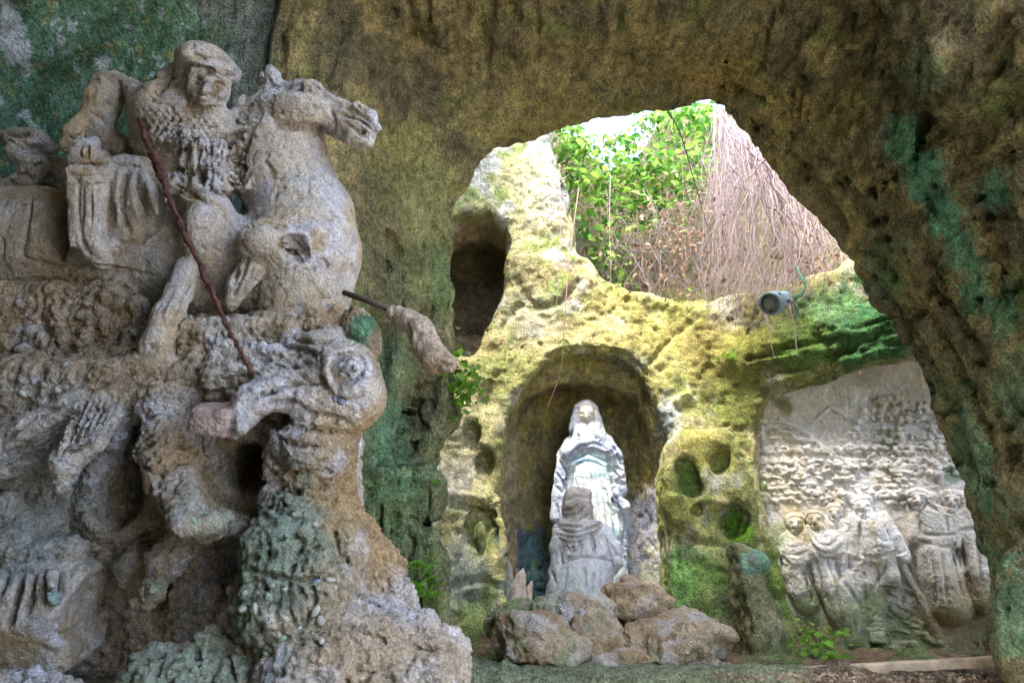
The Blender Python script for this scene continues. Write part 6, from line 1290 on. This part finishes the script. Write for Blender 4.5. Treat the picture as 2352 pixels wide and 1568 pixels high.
# litter of grit along the ledge
r5 = random.Random(5); AV = []; AF = []; n0 = 0; g0 = W(1950, 1556, 4.3)
for i in range(240):
    l, n, ob = hitray(r5.uniform(1640, 2290), r5.uniform(1546, 1567))
    if l is None: continue
    s_ = r5.uniform(.25, 1.0); R_ = np.array(rotm_(r5.uniform(-.5, .5), r5.uniform(-.5, .5), r5.uniform(0, 6)))[:3, :3]
    Vp = (V0 * np.array([.016, .012, .009]) * s_ * (1 + .35 * pn(V0 * 2 + i * 3.1))[:, None]) @ R_.T + np.array(l) - g0 + np.array([0, 0, .004]); AV += list(Vp); AF += [tuple(int(x) + n0 for x in f) for f in F0]; n0 += len(V0)
o = meshobj('gravel', py_mesh('gravel', AV, AF, plain('grit', (.27, .21, .16), .9, nscale=6, var=.6), False), None, g0); tag(o, 'brown grit and crumbs of stone along the ledge', 'gravel', kind='stuff')

# ---------------------------------------------------------------- plants
GRN = leafmat('bright_leaf', (.20, .34, .06), .5); GRN2 = leafmat('deep_leaf', (.07, .19, .03), .4); FERN = leafmat('fern_green', (.15, .36, .03), .45); DRY = leafmat('dry_leaf', (.24, .15, .095), .25)
ROOTM = plain('pale_root', (.31, .24, .25), .8, nscale=20, var=.35); ROOTD = plain('brown_root', (.17, .12, .10), .85, nscale=20, var=.4); BARK = plain('grey_bark', (.30, .25, .24), .85, nscale=30, var=.4, bump=.003); STEM = plain('green_stem', (.17, .22, .07), .7, nscale=20); DARKST = plain('dark_stem', (.06, .05, .04), .8, nscale=20)
def leafgeo(L, wd, fold=.25, droop=.25):
    V = [(0, 0, 0)]; 
    for t, k_ in ((.25, .75), (.5, 1.0), (.78, .62)):
        z_ = -droop * L * t * t
        V += [(-wd * k_, L * t, z_ + fold * wd * k_), (0, L * t, z_), (wd * k_, L * t, z_ + fold * wd * k_)]
    V.append((0, L, -droop * L))
    Fc = [(0, 2, 1), (0, 3, 2), (1, 2, 5, 4), (2, 3, 6, 5), (4, 5, 8, 7), (5, 6, 9, 8), (7, 8, 10), (8, 9, 10)]
    return np.array(V, float), Fc
LEAF = {}
def leafmesh(mat, L, wd, **k): V, Fc = leafgeo(L, wd, **k); return py_mesh('leaf', V, Fc, mat, True)
lm = [leafmesh(GRN, .13, .036), leafmesh(GRN, .11, .032, droop=.45), leafmesh(GRN2, .12, .04), leafmesh(GRN, .15, .036, droop=.1)]
def batch(name, items, mat, parent, base, geo):       # many small leaves joined into one part
    V0, F0 = geo; AV = []; AF = []
    for i, (p, R, s_) in enumerate(items):
        AV.append((V0 * s_) @ np.array(R.to_3x3()).T + (np.asarray(p) - base)); AF += [tuple(x + i * len(V0) for x in f) for f in F0]
    o = meshobj(name, py_mesh(name, np.concatenate(AV), AF, mat, True), parent); o['kind'] = 'stuff'; return o
def rotm(rx, ry, rz): return Matrix.Rotation(rz, 4, 'Z') @ Matrix.Rotation(ry, 4, 'Y') @ Matrix.Rotation(rx, 4, 'X')
def yback(z): return 7.25 + .28 * (z - 4.0)
# bramble over the back of the shaft
r6 = random.Random(9)
bb = W(1450, 600, 7.1); bram = empty('bramble', bb); tag(bram, 'bright green bramble spilling down the back wall of the sky hole', 'plant')
spots = []
REG = [([(1285, 300), (1340, 310), (1440, 300), (1500, 250), (1640, 236), (1650, 330), (1620, 430), (1520, 470), (1400, 480), (1300, 430)], 760), ([(1300, 380), (1620, 380), (1600, 480), (1480, 520), (1350, 600), (1310, 500)], 330), ([(1345, 570), (1450, 560), (1460, 660), (1400, 650)], 60), ([(1275, 290), (1330, 280), (1345, 360), (1290, 360)], 90), ([(1440, 240), (1650, 225), (1650, 290), (1470, 300)], 170), ([(1330, 306), (1480, 305), (1480, 330), (1340, 335)], 40)]
def inpoly(u, v, p):
    c_ = False
    for i in range(len(p)):
        a, b = p[i], p[(i + 1) % len(p)]
        if (a[1] > v) != (b[1] > v) and u < (b[0] - a[0]) * (v - a[1]) / (b[1] - a[1]) + a[0]: c_ = not c_
    return c_
for poly, n in REG:
    n = int(n * 1.7); us = [a for a, b in poly]; vs = [b for a, b in poly]; k_ = 0
    while k_ < n:
        u, v = r6.uniform(min(us), max(us)), r6.uniform(min(vs), max(vs))
        if not inpoly(u, v, poly): continue
        k_ += 1
        Y = r6.uniform(6.75, 7.35) if v > 330 else r6.uniform(7.0, 8.1)
        spots.append((u, v, Y))
spots.sort(key=lambda q: q[2])
big = spots[:280]
for (u, v, Y) in big:
    o = bpy.data.objects.new('leaf', r6.choice(lm)); o.location = Vector(W(u, v, Y) - bb); o.rotation_euler = (r6.uniform(-1.0, .35), r6.uniform(-.6, .6), r6.uniform(0, 6.3)); s_ = r6.uniform(.5, 1.3); o.scale = (s_, s_, s_); link(o, bram)
rest = [(W(u, v, Y), rotm(r6.uniform(-1.0, .35), r6.uniform(-.6, .6), r6.uniform(0, 6.3)), r6.uniform(.4, 1.0)) for u, v, Y in spots[280:]]
batch('foliage', rest[::2], GRN, bram, bb, leafgeo(.12, .036)); batch('foliage', rest[1::2], GRN2, bram, bb, leafgeo(.13, .036, droop=.4))
def strand(u0, v0, Y0, u1, v1, Y1, sag, r0, r1, jit, n=9, rg=r6):
    pts = []; ph = rg.uniform(0, 6); am = rg.uniform(.3, 1.0)
    for i in range(n + 1):
        t = i / n; u = u0 + (u1 - u0) * t + sag * math.sin(math.pi * t) + jit * am * math.sin(ph + t * rg.uniform(4, 9)); v = v0 + (v1 - v0) * t ** .9 
        pts.append(W(u, v, Y0 + (Y1 - Y0) * t) + np.array([rg.uniform(-.008, .008), rg.uniform(-.02, .02), 0]))
    return pts, [r0 + (r1 - r0) * i / n for i in range(n + 1)]
for i in range(46):
    u = r6.uniform(1290, 1640); v = r6.uniform(250, 420); pts, rr_ = strand(u, v, 7.2, u + r6.uniform(-90, 60), v + r6.uniform(60, 300), 7.0, r6.uniform(-25, 25), .006, .003, 10)
    V, Fc = tube([p - bb for p in pts], rr_, 4, False); meshobj('stem', py_mesh('stem', V, Fc, r6.choice([STEM, ROOTD, ROOTD]), True), bram)
# curtain of dry roots
rc_ = W(1700, 300, 6.3); curt = empty('root_curtain', rc_); tag(curt, 'curtain of pale dry roots hanging from the right edge of the sky hole', 'roots')
def edge(t): return float(np.interp(t, [0, .25, .45, .7, 1], [1640, 1700, 1765, 1850, 1930])), float(np.interp(t, [0, .25, .45, .7, 1], [235, 290, 355, 460, 570]))
for i in range(250):
    t = min(1.0, abs(r6.gauss(0, .38))) if i < 185 else r6.uniform(.3, 1); u0, v0 = edge(t); u0 += r6.uniform(-14, 10); v0 += r6.uniform(-10, 14)
    if i < 185: u1 = u0 + r6.gauss(60, 75) - t * 60; v1 = r6.uniform(620, 750) if r6.random() < .7 else r6.uniform(440, 640)
    else: u1 = u0 + r6.gauss(-30, 70); v1 = min(v0 + r6.uniform(80, 330), 700)
    Y0 = r6.uniform(5.3, 6.3); pts, rr_ = strand(u0, v0, Y0, u1, v1 + r6.uniform(0, 40), min(5.75, Y0) + r6.uniform(-.25, .1), r6.gauss(8, 26), r6.choice([.002, .0025, .003, .004, .0055, .0075]), .0014, r6.choice([6, 9, 16]), 12)
    V, Fc = tube([p - rc_ for p in pts], rr_, 4, False); meshobj('root', py_mesh('root', V, Fc, ROOTM if r6.random() < .78 else ROOTD, True), curt)
for i in range(16):                              # a few stout dead branches with a fork
    u0 = r6.uniform(1660, 1840); v0 = edge(min(1, (u0 - 1640) / 290))[1] + r6.uniform(20, 120); a = r6.uniform(.5, 1.5); l = r6.uniform(90, 210); Y0 = r6.uniform(5.2, 5.9)
    pts, rr_ = strand(u0, v0, Y0, u0 + l * math.cos(a), min(v0 + l * math.sin(a), 720), Y0 - .1, r6.gauss(0, 14), r6.uniform(.008, .013), .004, 8, 9)
    V, Fc = tube([p - rc_ for p in pts], rr_, 6, False); o = meshobj('branch', py_mesh('branch', V, Fc, BARK if i % 3 else ROOTD, True), curt)
    q = pts[5]; e_ = q + np.array([r6.uniform(-.25, .3), r6.uniform(-.1, .05), -r6.uniform(.15, .35)]); V, Fc = tube([p - rc_ for p in smoothpath([q, (q + e_) / 2 + np.array([.03, 0, .02]), e_], 4)], [.005] * 4 + [.003] * 4 + [.002], 5, False); meshobj('twig', py_mesh('twig', V, Fc, BARK, True), o)
# thinner tangle behind it, past counting
AV, AF, n0 = [], [], 0
BV, BF, m0 = [], [], 0
for i in range(620):
    u0 = r6.uniform(1400, 1900); v0 = r6.uniform(330, 640)
    if u0 > 1640 and v0 < edge(min(1, (u0 - 1640) / 290))[1]: continue
    if u0 < 1560 and v0 < 430: continue
    a = r6.gauss(1.4, .75); l = r6.uniform(40, 190); u1 = u0 + l * math.cos(a); v1 = min(v0 + l * math.sin(a), 715); Y0 = r6.uniform(6.1, 7.1)
    if v1 > 690: Y0 = min(Y0, 6.15)
    pts, rr_ = strand(u0, v0, Y0, u1, v1, Y0 - .1, r6.gauss(0, 22), r6.uniform(.002, .0048), .0015, 9, 7)
    V, Fc = tube([p - rc_ for p in pts], rr_, 3, False)
    if i % 3: AV += V; AF += [tuple(x + n0 for x in f) for f in Fc]; n0 += len(V)
    else: BV += V; BF += [tuple(x + m0 for x in f) for f in Fc]; m0 += len(V)
meshobj('root_tangle', py_mesh('root_tangle', AV, AF, ROOTD, True), curt)['kind'] = 'stuff'; meshobj('root_tangle', py_mesh('root_tangle', BV, BF, ROOTM, True), curt)['kind'] = 'stuff'
items = []
for i in range(620):
    if i < 400: u, v = r6.gauss(1560, 80), r6.gauss(540, 65)
    else: u, v = r6.gauss(1850, 42), r6.gauss(615, 30)
    if u > 1640 and v < edge(min(1, (u - 1640) / 290))[1] + 20: continue
    items.append((W(u, min(v, 680), r6.uniform(5.5, 6.6)), rotm(r6.uniform(-1.5, 1), r6.uniform(-1, 1), r6.uniform(0, 6.3)), r6.uniform(.3, .75)))
batch('dead_leaves', items, DRY, curt, rc_, leafgeo(.10, .028, fold=.5, droop=.5))
# long single shoots hanging free
def vine(path, label, leaves, mat=ROOTD, r0=.006, lsz=.8, lseed=1, leafm=None):
    rg = random.Random(lseed); P_ = smoothpath([W(*p) for p in path], 8); b = P_[0]; e = empty('hanging_shoot', b); tag(e, label, 'vine', 'shoots hanging from the sky hole')
    V, Fc = tube([p - b for p in P_], [r0 * (1 - .6 * i / len(P_)) for i in range(len(P_))], 5, False); meshobj('stem', py_mesh('stem', V, Fc, mat, True), e)
    for q in range(leaves):
        p = P_[rg.randrange(2, len(P_))]
        for s_ in (-1, 1):
            o = bpy.data.objects.new('leaf', leafm or lm[rg.choice([0, 1])]); o.location = Vector(p - b); o.rotation_euler = (rg.uniform(-.7, .1), rg.uniform(-.4, .4), s_ * rg.uniform(1.0, 1.9)); z_ = lsz * rg.uniform(.45, .9); o.scale = (z_,) * 3; link(o, e)
vine([(1330, 430, 5.6), (1312, 560, 5.5), (1302, 660, 5.4), (1297, 740, 5.3), (1288, 850, 5.2), (1257, 936, 5.15)], 'long leafy shoot ending in front of the niche arch', 9, plain('red_stem', (.36, .20, .15), .7), .0065, .7, 1)
vine([(1286, 420, 5.8), (1287, 560, 5.7), (1280, 680, 5.6), (1268, 760, 5.55)], 'thin pale shoot hanging close left of the long leafy one', 5, ROOTM, .004, .55, 2)
vine([(1402, 400, 6.4), (1400, 520, 6.3), (1403, 600, 6.2), (1402, 690, 6.1)], 'straight pale shoot dropping before the green bramble', 5, ROOTM, .005, .6, 3)
vine([(1565, 300, 6.0), (1570, 480, 5.9), (1568, 600, 5.8), (1590, 720, 5.7), (1600, 800, 5.65)], 'leafy shoot hanging over the ledge at the left of the roots', 9, ROOTD, .004, .55, 4)
vine([(1755, 620, 5.6), (1752, 700, 5.55), (1762, 740, 5.5), (1778, 822, 5.5)], 'bare root dangling in front of the spotlight lens', 0, ROOTM, .006, .5, 5)
vine([(1800, 600, 5.55), (1812, 690, 5.5), (1822, 740, 5.5), (1832, 818, 5.5)], 'bare root dangling right across the spotlight body', 0, ROOTM, .007, .5, 6)
vine([(1520, 236, 4.9), (1560, 300, 5.1), (1590, 400, 5.3), (1625, 520, 5.5)], 'dark bowed twig crossing the green bramble', 0, DARKST, .007, .5, 7)
vine([(1505, 232, 5.0), (1502, 270, 5.0), (1508, 330, 5.0)], 'short dark twig drooping from the lip of the vault', 0, DARKST, .004, .5, 8)
# ferns and leafy clumps on the rock
pin = py_mesh('frond', [(0, 0, 0)], [], FERN)
def frondgeo(n=9, L=.22, w_=.03):
    V = []; Fc = []
    for i in range(n):
        t = (i + 1) / n; y_ = L * t; z_ = .10 * L * math.sin(t * 2.6) - .35 * L * t * t; k_ = w_ * (1.15 - .85 * t)
        for s_ in (-1, 1):
            b = len(V); V += [(0, y_, z_), (s_ * k_ * .5, y_ + k_ * .55, z_ + .004), (s_ * k_ * 1.25, y_ + k_ * .2, z_ - .004), (s_ * k_ * .6, y_ - k_ * .3, z_)]; Fc.append((b, b + 1, b + 2, b + 3))
    for i in range(n):
        t0, t1 = i / n, (i + 1) / n; f_ = lambda t: .10 * L * math.sin(t * 2.6) - .35 * L * t * t
        b = len(V); V += [(-.0015, L * t0, f_(t0)), (.0015, L * t0, f_(t0)), (.0015, L * t1, f_(t1)), (-.0015, L * t1, f_(t1))]; Fc.append((b, b + 1, b + 2, b + 3))
    return V, Fc
FR = [py_mesh('frond', *frondgeo(10, .24, .028), FERN), py_mesh('frond', *frondgeo(8, .19, .026), FERN), py_mesh('frond', *frondgeo(9, .22, .03), GRN)]
def fern(u, v, ru, rv, n, label, sc_=1.0, seed=1, fallback=4.0, face=-1.2):
    rg = random.Random(seed); l, nn, ob = hitray(u, v)
    b = np.array(l) if l is not None else W(u, v, fallback); e = empty('fern', b - np.array([0, .02, 0])); tag(e, label, 'fern', 'ferns growing on the rock')
    for i in range(n):
        l2, n2, ob2 = hitray(u + rg.uniform(-ru, ru), v + rg.uniform(-rv, rv))
        p = np.array(l2) + np.array([.01, -.03, 0]) if l2 is not None and abs(l2.y - b[1]) < .6 else b + np.array([rg.uniform(-.1, .1), 0, rg.uniform(-.1, .1)])
        o = bpy.data.objects.new('frond', rg.choice(FR)); o.location = Vector(p - np.array(e.location)); o.rotation_euler = (rg.uniform(-.5, .55), rg.uniform(-.3, .3), math.pi + face + rg.uniform(-1.0, 1.0)); z_ = sc_ * rg.uniform(.6, 1.15); o.scale = (z_,) * 3; link(o, e)
bpy.context.view_layer.update(); dg = bpy.context.evaluated_depsgraph_get()
fern(985, 1385, 26, 90, 60, 'bright fern clump low on the mossy left pillar', .85, 1)
fern(992, 1270, 10, 30, 8, 'small drooping fern above the big clump on the left pillar', .6, 2)
fern(1660, 822, 14, 12, 9, 'small fern rooted in the wall below the hanging shoots', .6, 3, face=0)
fern(1680, 1212, 22, 10, 9, 'tiny fern inside the hollow of the carved pillar', .5, 4, face=0)
fern(1752, 1118, 8, 8, 5, 'little green sprig at the left edge of the relief', .5, 5, face=0)
fern(1000, 1110, 12, 8, 5, 'tuft of tiny ferns on top of the mossy shelf', .4, 6)
def leafclump(u, v, Y, ru, rv, n, label, sz, seed, mats):
    rg = random.Random(seed); b = W(u, v, Y); e = empty('leafy_plant', b); tag(e, label, 'plant')
    for i in range(n):
        p = W(u + rg.gauss(0, ru), v + rg.gauss(0, rv), Y + rg.uniform(-.15, .12)) - b
        o = bpy.data.objects.new('leaf', rg.choice(mats)); o.location = Vector(p); o.rotation_euler = (rg.uniform(-.9, .3), rg.uniform(-.6, .6), rg.uniform(0, 6.3)); z_ = sz * rg.uniform(.6, 1.2); o.scale = (z_, z_, z_); link(o, e)
        if i % 5 == 0:
            V, Fc = tube([np.array([0, .1, -.02]), p * .5 + np.array([0, .05, .03]), p], [.003, .0025, .0015], 4, False); meshobj('stem', py_mesh('stem', V, Fc, STEM, True), e)
rl = [leafmesh(GRN, .08, .034, droop=.2), leafmesh(FERN, .07, .036, droop=.3)]
leafclump(1056, 880, 4.12, 24, 42, 150, 'bright round-leaved creeper hanging behind the broken hoof', .8, 11, rl)
leafclump(1890, 1490, 5.15, 34, 22, 90, 'low bright green weed at the foot of the relief panel', .75, 12, rl)
leafclump(1850, 1455, 5.3, 14, 14, 22, 'small upright weed left of the low one under the relief', .6, 13, rl)
items = None
